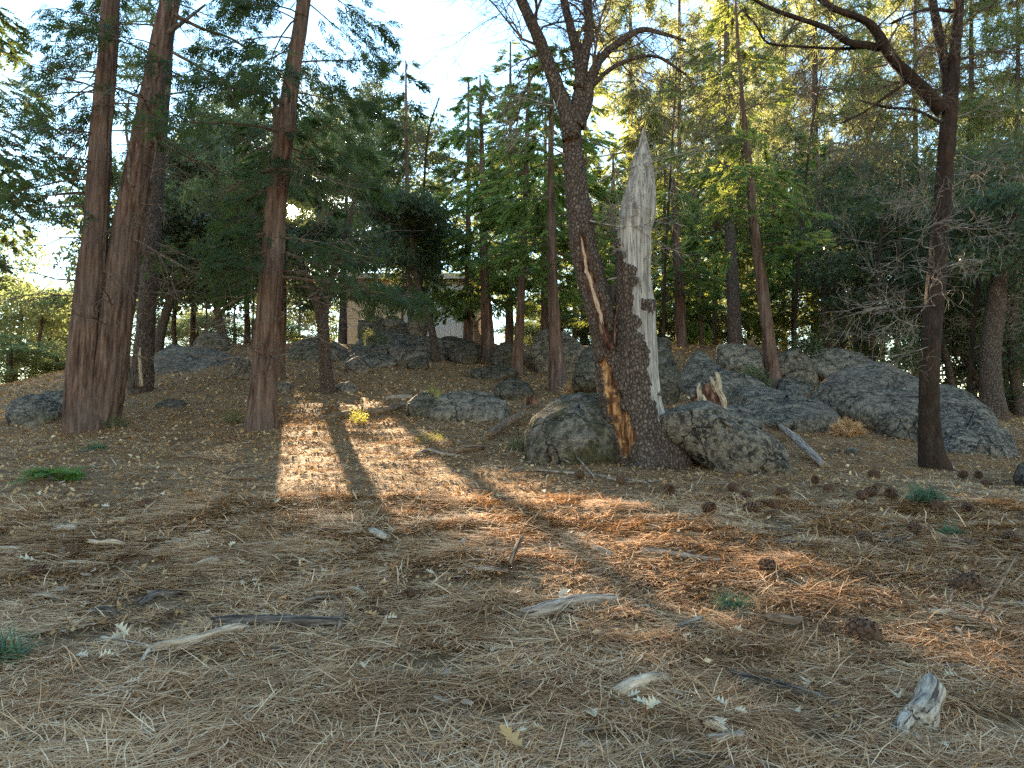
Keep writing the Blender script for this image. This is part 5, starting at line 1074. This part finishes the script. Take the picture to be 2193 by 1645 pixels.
stick('thin tangled branch lying below the split oak', [(1150, 1010, 4), (1200, 1016, 5), (1270, 1020, 5), (1340, 1036, 5), (1410, 1034, 3)], 'grey_twig', name='branch', cat='branch', seed=58,
      branches=[[(1210, 968, 2, .1), (1240, 1000, 3, .1), (1275, 1028, 3)], [(1340, 1036, 3, .05), (1380, 1042, 3, .05), (1400, 1052, 2)], [(1180, 985, 2, .15), (1200, 995, 3, .1), (1220, 1000, 3, .05)]])
stick('small fallen log against the hollow stump', [(272, 836, 9), (290, 833, 14), (312, 831, 12)], 'brown_log', name='log', cat='log', seed=59)
stick('dark root leaning up to the right of the outcrop cedar', [(1052, 740, 8, .2), (1068, 724, 8, .5), (1082, 708, 4, .9)], 'dark_stick', name='broken_limb', cat='log', seed=60)

# driftwood lump in the lower right corner
def lump():
    acc = Acc(); g = G(1965, 1575)
    pts = [(1992, 1486, 50), (1996, 1506, 60), (1988, 1530, 56), (1976, 1552, 66), (1962, 1574, 74)]; C = []; Rr = []
    for x, y, w in pts:
        q = G(x, y); r = w / 2 * q[1] / F; C.append([q[0], q[1], q[2] + r * .55]); Rr.append(r)
    cr = resample(np.hstack([np.array(C), np.array(Rr)[:, None]]), 40); cr[:, 3] *= np.clip(np.sin(np.linspace(.12, math.pi - .12, 40)) * 3.2, .15, 1) 
    V, Fs = tube(cr[:, :3], cr[:, 3], 32, lambda th, si, Cc, R0: R0[:, None] * (.16 * vn(np.cos(th) * 1.2, np.sin(th) * 1.2, si * .05, 91) + .05 * vn(np.cos(th) * 5, np.sin(th) * 5, si * .03, 92)))
    acc.add(V, Fs, grain=grain_of(cr[:, :3], cr[:, 3], 32))
    for pp in ([(1945, 1560, 44), (1932, 1578, 36), (1928, 1596, 12)], [(1962, 1590, 26), (1968, 1606, 14), (1985, 1622, 5)], [(2000, 1545, 30), (2012, 1540, 14), (2016, 1536, 4)]):
        C = []; Rr = []
        for x, y, w in pp: q = G(x, y); r = w / 2 * q[1] / F; C.append([q[0], q[1], q[2] + r * .6]); Rr.append(r)
        c2 = resample(np.hstack([np.array(C), np.array(Rr)[:, None]]), 12); V, Fs = tube(c2[:, :3], c2[:, 3], 18, lambda th, si, Cc, R0: R0[:, None] * .15 * fbm(np.cos(th), np.sin(th), si * .3, 95, 2)); acc.add(V, Fs, grain=grain_of(c2[:, :3], c2[:, 3], 18, True, 1.3))
    single('driftwood', acc.mesh('driftwood', ['driftwood'], True), 'smooth silver grey knotted lump of wood, lower right corner', 'wood', tuple(float(v) for v in g))
lump()
# stumps
def shard_stump(label, shards, mats, Yb, name='stump', seed=1, inner=None):
    x0, y0 = shards[0][0][0], shards[0][0][1]; b = P(x0, y0, Yb); root = thing(name, label, 'stump', tuple(float(v) for v in b))
    rng = np.random.default_rng(seed)
    for k, sh in enumerate(shards):
        mi = sh[-1]; pts = sh[:-1]; C, R_, _ = path3([p[:3] for p in pts], Yb); C[:, 1] += [p[3] if len(p) > 3 else 0 for p in pts]
        cr = resample(np.hstack([C, R_[:, None]]), 14); V, Fs = tube(cr[:, :3], cr[:, 3], 14, lambda th, si, Cc, R0: R0[:, None] * (.35 * fbm(np.cos(th) * 1.6, np.sin(th) * 1.6, si * .12, seed + k, 3)))
        ctr = np.repeat(cr[:, :3], 14, 0); V[:len(ctr), 1] = ctr[:, 1] + (V[:len(ctr), 1] - ctr[:, 1]) * .45
        ab = Acc(); ab.add(V, Fs, grain=grain_of(cr[:, :3], cr[:, 3], 14, True, k * .7)); part('shard', ab.mesh('shard', [mats[mi]]), root)
shard_stump('splintered red brown stump with white jagged points, on the rocks', [[(1528, 898, 52), (1526, 866, 46), (1519, 838, 38), (1512, 822, 14), 1], [(1500, 880, 12), (1499, 850, 11), (1497, 832, 10), (1498, 820, 3), 0],
     [(1550, 900, 8, -.1), (1548, 872, 12, -.1), (1544, 852, 15, -.1), (1530, 830, 12, -.1), (1518, 808, 4, -.1), 0], [(1542, 860, 10), (1541, 830, 12), (1536, 802, 9), (1533, 797, 3), 0], [(1528, 846, 8, -.05), (1524, 822, 7, -.05), (1521, 806, 2), 0],
     [(1486, 856, 10, .2), (1496, 848, 8, .2), (1504, 842, 4, .2), 2], [(1512, 890, 16, -.1), (1508, 866, 12, -.1), (1502, 846, 5, -.1), 0]], ['pale_wood', 'red_rot_wood', 'red_rot_wood'], 13.2, seed=5)
shard_stump('hollow weathered stump behind the fused cedars, white on its left side', [[(263, 842, 20), (262, 810, 15), (262, 780, 12), (264, 748, 8), (265, 742, 3), 0], [(290, 830, 30, .15), (290, 800, 26, .15), (289, 770, 25, .15), (290, 746, 23, .15), 1],
     [(278, 832, 10), (276, 800, 9), (274, 765, 8), (275, 748, 4), 1], [(303, 828, 8), (300, 790, 7), (299, 760, 6), (300, 744, 3), 0]], ['pale_wood', 'dark_stick'], 17.6, seed=9)
shard_stump('small rotten red stump between the two grey boulders', [[(1140, 868, 22), (1139, 856, 20), (1138, 846, 10), 1], [(1130, 868, 6), (1129, 856, 5), (1128, 848, 2), 1], [(1150, 868, 6), (1150, 858, 5), (1151, 848, 2), 1]], ['pale_wood', 'red_rot_wood'], 16.5, seed=12)

# ------------------------------------------------------------------ pine cones
def cone_mesh(seed, L=.13, Rr=.052, n=56):
    acc = Acc(); rng = np.random.default_rng(seed); V, Fs = tube(np.array([[0, 0, 0], [0, L * .5, 0], [0, L, 0]]), [Rr * .45, Rr * .5, Rr * .12], 8); acc.add(V, Fs, 0, 0)
    for i in range(n):
        t = (i + .5) / n; a = i * 2.39996; r = Rr * (.5 + .9 * math.sin(math.pi * min(1, t * .92 + .06)) ** .7); y = L * t
        d = np.array([math.cos(a), .55 + .5 * t, math.sin(a)]); d = unit(d); s = unit(np.cross(d, [0, 1, 0])); u = np.cross(s, d); w = Rr * .30 * (1.15 - .5 * t)
        b = np.array([0, y, 0]) + np.array([math.cos(a), 0, math.sin(a)]) * Rr * .35; e = b + d * r * .72
        th = Rr * .12
        Vv = [b + s * w * .4, b - s * w * .4, e + s * w + u * th, e - s * w + u * th, e + s * w * .8 - u * th, e - s * w * .8 - u * th, e + d * w * .55 + u * th * 2]
        acc.add(Vv, [np.array([(0, 1, 3, 2), (0, 4, 5, 1)]), np.array([(2, 3, 6), (4, 6, 5), (2, 6, 4), (3, 5, 6)])], 0, 0)
    return acc.mesh('pine_cone', ['cone_scale'], False)
CM = [cone_mesh(k) for k in range(3)]
CONES = [(1882, 1374, 62, .6, 'large open pine cone near the lower right, biggest of all'), (1662, 1218, 30, 1.4, 'plump cone in the lit strip right of centre'), (1412, 1236, 24, .2, 'cone just below the middle of the lit patch'),
         (1661, 1086, 26, 0, 'flat lying cone on the shaded slope left of the pine sprig'), (1968, 1133, 24, 2.0, 'solitary dark cone midway on the right slope'), (885, 1278, 26, 2.6, 'grey open cone beside a pale leaf, lower centre'),
         (307, 1085, 24, .3, 'reddish cone on the needles at left'), (818, 1320, 26, 1.1, 'reddish cone right of the barked stick'), (162, 1186, 28, .8, 'grey weathered cone at left, upper one'), (97, 1226, 24, 1.9, 'dark cone under the pale oak leaf at left'),
         (2082, 1266, 36, .2, 'left cone of the pair at the right edge'), (2104, 1256, 40, .5, 'right cone of the pair at the right edge'), (1783, 1364, 30, .1, 'flattened cone between the bark piece and the largest cone'), (1605, 1172, 20, .5, 'cone touching the upper edge of the lit strip')]
for i, (x, y, w, a, lab) in enumerate(CONES):
    g = G(x, y + w * .3); s = w * g[1] / F / .13
    o = bpy.data.objects.new('pine_cone', CM[i % 3]); COL.objects.link(o); o.location = (g[0], g[1], g[2] + .062 * s); o.scale = (s, s, s); o.rotation_euler = (rnd.uniform(-.3, .3), rnd.uniform(0, 6), a); o['label'] = lab; o['category'] = 'pine cone'; o['group'] = 'pine cones on the ground'
for i, (x, y) in enumerate([(1508, 1101), (1622, 1099), (1690, 1072), (1578, 1054), (1785, 1056), (1852, 1066), (1916, 1068), (1886, 1028), (2054, 1026), (2098, 1028), (2102, 1044), (2000, 1096), (2072, 1100), (1856, 1076), (1884, 1052), (1668, 1112), (1840, 1162), (1604, 1072), (1745, 1040), (2170, 1160), (1330, 1040), (1428, 1058), (1232, 1026)]):
    g = G(x, y); o = bpy.data.objects.new('pine_cone', CM[i % 3]); COL.objects.link(o); s = rnd.uniform(.8, 1.1); o.location = (g[0], g[1], g[2] + .055); o.scale = (s, s, s); o.rotation_euler = (rnd.uniform(-.4, .4), rnd.uniform(0, 6), rnd.uniform(0, 6))
    o['label'] = 'small dark pine cone scattered on the shaded slope right of the lit strip'; o['category'] = 'pine cone'; o['group'] = 'small cones on the right slope'

# ------------------------------------------------------------------ oak leaves
def oak_leaf_mesh(name, seed, mat, curl=.25):
    rng = np.random.default_rng(seed); half = []
    lob = [(0, .02), (.10, .06), (.2, .34), (.3, .10), (.45, .48), (.56, .12), (.70, .36), (.80, .09), (.92, .14), (1.0, 0)]
    l = [(-w * rng.uniform(.8, 1.15), t + (.07 if w > .2 else 0)) for t, w in lob]; r = [(w * rng.uniform(.8, 1.15), t + (.07 if w > .2 else 0)) for t, w in lob]
    V = []; Fc = []
    for (t, w), a, b in zip(lob, l, r):
        for q in (a, (0, t), b): V.append((q[0], q[1], curl * (abs(q[0]) ** 1.5) * 1.2 + .12 * math.sin(q[1] * 3 + seed) * (1 if q[0] < 0 else .7) + .03))
    for i in range(len(lob) - 1):
        k = i * 3; Fc += [(k, k + 1, k + 4, k + 3), (k + 1, k + 2, k + 5, k + 4)]
    n = len(V); V += [(v[0], v[1], v[2] - .006) for v in V]; F2 = [tuple(reversed([q + n for q in f])) for f in Fc]
    V = np.array(V); me = mesh(name, V, np.array(Fc + F2), mat, np.full(len(V), .6), False)
    return me
LB = oak_leaf_mesh('oak_leaf', 3, 'oak_leaf_tan', .35)
g = G(1108, 1628); o = bpy.data.objects.new('oak_leaf', LB); COL.objects.link(o); o.location = (g[0] + .02, g[1] - .02, g[2] + .05); o.scale = (.13,) * 3; o.rotation_euler = (.55, .1, 1.0); o['label'] = 'large tan lobed oak leaf at the bottom edge, centre'; o['category'] = 'leaf'
LP = [oak_leaf_mesh('oak_leaf', 10 + k, 'oak_leaf_pale', c) for k, c in enumerate((.5, .9, .3, 1.1))]
LPX = [(80, 1210, 30), (1262, 1540, 30), (1400, 1538, 34), (1385, 1545, 30), (1340, 1510, 24), (565, 1265, 18), (558, 1255, 16), (515, 1268, 18), (242, 1384, 26), (275, 1375, 28), (188, 1422, 26), (210, 1428, 22), (262, 1482, 22), (1052, 1410, 20),
       (1040, 1452, 24), (1150, 1440, 18), (810, 1330, 28), (818, 1340, 24), (832, 1352, 22), (1590, 1374, 20), (1460, 1380, 16), (1560, 1530, 26), (1570, 1538, 22), (1925, 1508, 26), (2110, 1512, 26), (2060, 1468, 26), (1985, 1365, 26), (1745, 1480, 26),
       (1690, 1500, 18), (1700, 1540, 26), (1550, 1580, 26), (780, 1450, 22), (905, 1580, 16), (1170, 1585, 24), (1105, 1590, 18), (835, 1262, 18), (1105, 1278, 20), (1200, 1290, 26), (2010, 1610, 22), (700, 1235, 14), (640, 1212, 14), (490, 1180, 14), (440, 1150, 12),
       (350, 1070, 12), (235, 1092, 14), (280, 1055, 14), (650, 1175, 14), (710, 1090, 12), (590, 1085, 14), (630, 1090, 12), (450, 1085, 12), (900, 1080, 12), (1070, 1070, 14), (1165, 1062, 12), (1220, 1150, 16), (1240, 1160, 14), (930, 1240, 14), (1030, 1210, 12), (160, 1040, 10), (85, 1070, 14)]
for i, (x, y, w) in enumerate(LPX):
    g = G(x, y); o = bpy.data.objects.new('oak_leaf', LP[i % 4]); COL.objects.link(o); s = w * g[1] / F * 1.35; o.location = (g[0], g[1], g[2] + .04); o.scale = (s, s, s); o.rotation_euler = (rnd.uniform(-.25, .4), rnd.uniform(-.3, .3), rnd.uniform(0, 6.28))
    o['label'] = 'small pale curled oak leaf lying on the pine needles'; o['category'] = 'leaf'; o['group'] = 'pale oak leaves scattered on the needles'

# ------------------------------------------------------------------ low plants
def plant(label, x, y, wpx, hpx, n, kind, mat, size, name='shrub', cat='shrub', seed=1, up=.8, stems=True, Y=None, flat=.5):
    g = G(x, y) if Y is None else P(x, y, Y); rng = np.random.default_rng(seed); w = wpx / 2 * g[1] / F; h = hpx * g[1] / F; acc = Acc()
    a = rng.uniform(0, 6.28, n); r = np.sqrt(rng.uniform(0, 1, n)); u = rng.uniform(0, 1, n) ** .8
    p = np.stack([g[0] + w * r * np.cos(a), g[1] + w * flat * r * np.sin(a), np.zeros(n)], 1); gz = H(p[:, 0], p[:, 1]) if Y is None else np.full(n, g[2])
    p[:, 2] = gz + h * u * np.sqrt(np.maximum(.05, 1 - r * r))
    ax = np.stack([np.cos(a) * r, np.sin(a) * r, np.full(n, up)], 1) + rng.normal(0, .3, (n, 3)); nm = rng.normal(0, 1, (n, 3))
    stamp(acc, kind, p, ax, nm, np.full(n, size) * rng.uniform(.7, 1.2, n), rng.uniform(0, 1, n), rng, 0)
    root = thing(name, label, cat, tuple(float(v) for v in g)); part('foliage', acc.mesh('foliage', [mat], False), root)
    if stems:
        ac = Acc()
        for k in range(max(3, n // 10)):
            i = rng.integers(n); V, Fs = tube(np.array([[g[0] + rng.normal(0, .1) * w, g[1], gz.mean() - .03], p[i] * .5 + np.array(g) * .5 + [0, 0, h * .2], p[i]]), [.006, .004, .002], 3, None, False); ac.add(V, Fs)
        part('stems', ac.mesh('stems', ['grey_twig'], False), root)
plant('grey green mat of low scrub in front of the mossy boulder', 1162, 962, 150, 36, 420, 'leaf_fine', 'shrub_foliage', .13, seed=2)
plant('small dark scrub at the foot of the dark rounded boulder', 88, 905, 56, 22, 150, 'leaf_fine', 'shrub_foliage', .12, seed=3)
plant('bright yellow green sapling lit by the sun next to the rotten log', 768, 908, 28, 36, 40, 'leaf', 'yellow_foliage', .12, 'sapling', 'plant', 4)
plant('dark shrub at the foot of the narrow cedar', 1610, 832, 70, 46, 260, 'leaf_fine', 'live_oak_foliage', .26, seed=5, Y=19.8)
plant('faint scrub at the base of the tall sunlit cedar', 498, 905, 50, 26, 120, 'leaf_fine', 'shrub_foliage', .12, seed=6)
plant('low scrub right of the fused cedars', 245, 918, 50, 22, 110, 'leaf_fine', 'shrub_foliage', .12, seed=7)
plant('tuft of dry grass right of the red barked centre cedar', 1245, 845, 70, 30, 160, 'pine', 'needle_litter', .28, 'grass_tuft', 'grass', 8, 1.5, False)
plant('dry grass on the slope right of the narrow cedar', 1750, 842, 100, 24, 220, 'pine', 'needle_litter', .26, 'grass_tuft', 'grass', 9, 1.5, False)
plant('dry scrub tuft at the foot of the flat topped slab', 1815, 935, 60, 26, 160, 'pine', 'needle_litter', .2, 'grass_tuft', 'grass', 10, 1.4, False)
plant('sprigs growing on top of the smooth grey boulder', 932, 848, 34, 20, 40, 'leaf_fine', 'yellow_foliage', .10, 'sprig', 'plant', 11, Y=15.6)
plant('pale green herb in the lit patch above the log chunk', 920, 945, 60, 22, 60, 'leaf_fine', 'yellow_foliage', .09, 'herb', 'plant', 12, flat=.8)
plant('dark shrub among the crest rocks, right', 1730, 755, 60, 40, 140, 'leaf_fine', 'live_oak_foliage', .3, seed=13, Y=22)
plant('brush growing on the left hump of the outcrop', 800, 735, 70, 26, 120, 'leaf_fine', 'shrub_foliage', .26, seed=14, Y=25.3)
plant('leafy bush at the right crest under the dark grove', 1950, 790, 90, 70, 300, 'leaf_fine', 'live_oak_foliage', .32, 'bush', 'bush', 15, Y=21.5)
def sprig(label, x, y, w, mat, kind, n, size, seed, name='fallen_sprig', h=.05):
    g = G(x, y); rng = np.random.default_rng(seed); W = w / 2 * g[1] / F; acc = Acc(); t = rng.uniform(-1, 1, n)
    p = np.stack([g[0] + t * W * .75, g[1] + rng.normal(0, .25, n) * W, np.zeros(n)], 1); p[:, 2] = H(p[:, 0], p[:, 1]) + .02 + h * rng.uniform(0, 1, n)
    ax = np.stack([np.sign(rng.uniform(-1, 1, n)) * .8 - .3, rng.normal(0, .4, n), rng.uniform(-.1, .4, n)], 1); stamp(acc, kind, p, ax, np.array([0, 0, 1.0]) + rng.normal(0, .3, (n, 3)), np.full(n, size), rng.uniform(.2, 1, n), rng, 0)
    V, Fs = tube(np.array([[g[0] - W, g[1], g[2] + .03], [g[0], g[1] + .02, g[2] + .05], [g[0] + W * .9, g[1] + .05, g[2] + .03]]), [.006, .005, .003], 5); acc.add(V, Fs, 0, 1)
    single(name, acc.mesh(name, [mat, 'twig_bark'], False), label, 'sprig', tuple(float(v) for v in g))
sprig('bright green cut cedar sprig on the needles, left', 115, 1030, 96, 'cut_green_foliage', 'cedar_near', 60, .24, 1, h=.12)
sprig('green pine sprig with a forked dark twig, right slope', 1985, 1078, 70, 'blue_green_needles', 'pine', 22, .22, 2, h=.1)
sprig('small tuft of green needles on the right slope', 2042, 1150, 38, 'blue_green_needles', 'pine', 10, .16, 3)
sprig('blue green needle tuft cut by the left edge', 0, 1425, 80, 'blue_green_needles', 'pine', 16, .2, 4, h=.08)
sprig('faded green needle tuft below the lit strip', 1578, 1310, 60, 'blue_green_needles', 'pine', 10, .16, 5)
sprig('grey green needle tuft left of the lit patches', 205, 965, 44, 'blue_green_needles', 'pine', 14, .2, 6)

# ------------------------------------------------------------------ needle and leaf litter
def litter():
    rng = np.random.default_rng(77)
    def pts(n, y0, y1, pw, spread=1.12):
        u = rng.uniform(0, 1, n); y = (y0 ** pw + u * (y1 ** pw - y0 ** pw)) ** (1 / pw); x = rng.uniform(-1, 1, n) * (.70 * y * spread + .3); return x, y
    def ribbons(n, y0, y1, pw, L0, wd, name, mat, lift, curve=.16):
        x, y = pts(n, y0, y1, pw)
        # needles lie in swirling drifts
        keep_ = vn(x / .33, y / .27, 0, 51) + .6 * vn(x / .11, y / .10, 0, 52) + .35 * vn(x / 1.3, y / 1.0, 0, 53) > -.50 + rng.uniform(-.25, .25, n)
        x, y = x[keep_], y[keep_]; n = len(x); k = vn(x / .55, y / .45, 0, 31) * 2.4 + vn(x / 1.7, y / 1.5, 0, 32) * 2.2
        a = k + rng.normal(0, .8, n); wild = rng.uniform(0, 1, n) < .4; a = np.where(wild, rng.uniform(0, 6.28, n), a)
        L = L0 * rng.uniform(.55, 1.25, n); cv = rng.normal(0, curve, n); tilt = np.abs(rng.normal(0, .10, n)) + np.where(rng.uniform(0, 1, n) < .03, rng.uniform(.15, .55, n), 0)
        w = wd * (.6 + .4 * y / y0) * rng.uniform(.7, 1.3, n); ns = 3; V = np.zeros((n, ns, 2, 3)); cx, cy = x.copy(), y.copy(); ang = a.copy()
        h0 = H(x, y) + rng.uniform(0, 1, n) ** 2 * lift; zc = np.zeros(n)
        for i in range(ns):
            dx, dy = np.cos(ang), np.sin(ang); hh = np.maximum(H(cx, cy) + .003, h0 + zc) ; hw = w * (1 if i < ns - 1 else .4) * .5
            up = rng.uniform(.3, 1.0, n)
            V[:, i, 0] = np.stack([cx - dy * hw, cy + dx * hw, hh + .25 * hw], 1); V[:, i, 1] = np.stack([cx + dy * hw, cy - dx * hw, hh - .25 * hw + hw * .8], 1)
            st = L / (ns - 1); cx = cx + dx * st; cy = cy + dy * st; zc = zc + tilt * st * (1 - i * .35); ang = ang + cv
        b = (np.arange(n) * ns * 2)[:, None, None]; q = np.array([[0, 1, 3, 2], [2, 3, 5, 4]])[None]; Fq = (b + q).reshape(-1, 4)
        tn = np.clip(.44 + .14 * vn(x / .7, y / .6, 0, 41) + .12 * vn(x / .2, y / .2, 0, 42) + rng.normal(0, .17, n) + .40 * (rng.uniform(0, 1, n) < .26), 0, 1)
        return single(name, mesh(name, V.reshape(-1, 3), Fq, mat, np.repeat(tn, ns * 2), False), None, None, (0, 5, 0), None, 'stuff')
    o = ribbons(225000, 2.35, 8.5, 1.05, .20, .0040, 'needle_litter', 'needle_litter', .035)
    o['label'] = 'brown pine needles matted over the near ground'
    o = ribbons(68000, 8.0, 17, 1.5, .24, .0055, 'needle_litter', 'needle_litter', .03)
    o['label'] = 'brown pine needles covering the middle slope'
    # flakes of broken oak leaves and bark
    n = 42000; x, y = pts(n, 4.0, 29, 1.35); z = H(x, y) + rng.uniform(.004, .03, n); s = rng.uniform(.014, .034, n) * (.55 + y / 16); a = rng.uniform(0, 6.28, n)
    ax = np.stack([np.cos(a), np.sin(a), rng.normal(0, .45, n)], 1); bx = np.stack([-np.sin(a), np.cos(a), rng.normal(0, .45, n)], 1); p = np.stack([x, y, z], 1)
    V = np.stack([p - ax * s[:, None], p + bx * s[:, None] * .6, p + ax * s[:, None], p - bx * s[:, None] * .6], 1).reshape(-1, 3); Fq = np.arange(n * 4).reshape(-1, 4)
    tn = np.clip(rng.normal(.42, .22, n), 0, 1)
    o = single('leaf_litter', mesh('leaf_litter', V, Fq, 'leaf_litter', np.repeat(tn, 4), False), None, None, (0, 12, 0), None, 'stuff'); o['label'] = 'broken dry oak leaves strewn over the slope'
    # needles and leaves that lie on the ledges of the larger rocks
    from mathutils.bvhtree import BVHTree
    PP = []
    for o_, cnt in [(o_, c_) for o_ in list(COL.objects) if o_.name.startswith('boulder') for c_ in (int(min(5200, 900 * o_.dimensions.x * o_.dimensions.y)),)]:
        if cnt < 60: continue
        me_ = o_.data; co = np.empty(len(me_.vertices) * 3, np.float32); me_.vertices.foreach_get('co', co); co = co.reshape(-1, 3) + np.array(o_.location)
        bv = BVHTree.FromPolygons([tuple(v_) for v_ in co], [tuple(p_.vertices) for p_ in me_.polygons]); lo, hi = co.min(0), co.max(0)
        xs_ = rng.uniform(lo[0], hi[0], cnt); ys_ = rng.uniform(lo[1], hi[1], cnt); dn = vn(xs_ / .6, ys_ / .6, 0, 61) + .5 * vn(xs_ / .15, ys_ / .15, 0, 62)
        for a_, b_, d_ in zip(xs_, ys_, dn):
            if d_ < .18: continue
            r_ = bv.ray_cast(Vector((a_, b_, hi[2] + 1)), Vector((0, 0, -1)))
            if r_[0] is not None and r_[1].z > .80 - .15 * d_ and r_[0].z > float(Hm(np.array([a_]), np.array([b_]))[0]) - .02: PP.append((*r_[0], *r_[1]))
    q = np.array(PP); n = len(q); a = rng.uniform(0, 6.28, n); nr_ = q[:, 3:]; t_ = unit(np.cross(nr_, np.stack([np.cos(a), np.sin(a), 0 * a], 1))); bt = np.cross(nr_, t_); L_ = rng.uniform(.02, .07, n); W_ = L_ * rng.uniform(.08, .5, n); p = q[:, :3] + nr_ * rng.uniform(.004, .018, n)[:, None]
    V = np.stack([p - t_ * L_[:, None], p + bt * W_[:, None], p + t_ * L_[:, None] + nr_ * .01, p - bt * W_[:, None]], 1).reshape(-1, 3)
    o = single('ledge_litter', mesh('ledge_litter', V, np.arange(n * 4).reshape(-1, 4), 'leaf_litter', np.repeat(np.clip(rng.normal(.38, .2, n), 0, 1), 4), False), None, None, (0, 15, 0), None, 'stuff'); o['label'] = 'dry needles and leaves caught on the rock ledges'
    # chips of bark and grey wood, bits of cone, in the near and middle ground
    n = 4200; x, y = pts(n, 2.4, 16, 1.3); z = H(x, y) + rng.uniform(.008, .03, n); a = rng.uniform(0, 6.28, n); L_ = rng.uniform(.010, .05, n); w_ = L_ * rng.uniform(.12, .42, n); ti = rng.normal(0, .25, n)
    c_, s_ = np.cos(a), np.sin(a); ax = np.stack([c_, s_, ti], 1); bx = np.stack([-s_, c_, rng.normal(0, .25, n)], 1); p = np.stack([x, y, z], 1); t_ = (L_ * .10)[:, None] * np.array([0, 0, 1.0])
    cs = [p + ax * L_[:, None] * u[0] + bx * w_[:, None] * u[1] for u in ((-1, -.3), (-.3, -1), (.9, -.6), (1, .5), (.1, 1), (-.8, .6))]
    V = np.stack([q - t_ for q in cs] + [q * .9 + p * .1 + t_ for q in cs], 1).reshape(-1, 3); b = np.arange(n)[:, None, None] * 12
    Q = (b + np.array([[i, (i + 1) % 6, 6 + (i + 1) % 6, 6 + i] for i in range(6)] + [[6, 7, 8, 9], [6, 9, 10, 11]])[None]).reshape(-1, 4); kind_ = rng.integers(0, 3, n)
    me = mesh('wood_chips', V, Q, ['brown_log', 'weathered_stick', 'dark_stick'], None, False, np.repeat(kind_, 8)); o = single('wood_chips', me, None, None, (0, 6, 0), None, 'stuff'); o['label'] = 'small chips of bark and grey wood among the needles'
    # twigs
    acc = Acc(); x, y = pts(420, 3.0, 22, 1.2)
    for i in range(len(x)):
        g = np.array([x[i], y[i], float(H(x[i], y[i])) + .012]); a = rng.uniform(0, 6.28); L = rng.uniform(.08, .4) * (1 if y[i] < 10 else 1.6); c = rng.normal(0, .5); q = [g]
        for k in range(4): a += c * .4 + rng.normal(0, .2); n_ = q[-1] + np.array([math.cos(a), math.sin(a), 0]) * L / 4; n_[2] = float(H(n_[0], n_[1])) + .014; q.append(n_)
        V, Fs = tube(np.array(q), np.linspace(.006, .003, 5) * (1 if y[i] < 10 else 1.5), 4, None, False); acc.add(V, Fs)
    o = single('twig_litter', acc.mesh('twig_litter', ['dark_stick'], True), None, None, (0, 8, 0), None, 'stuff'); o['label'] = 'small dark twigs scattered on the needles'
litter()
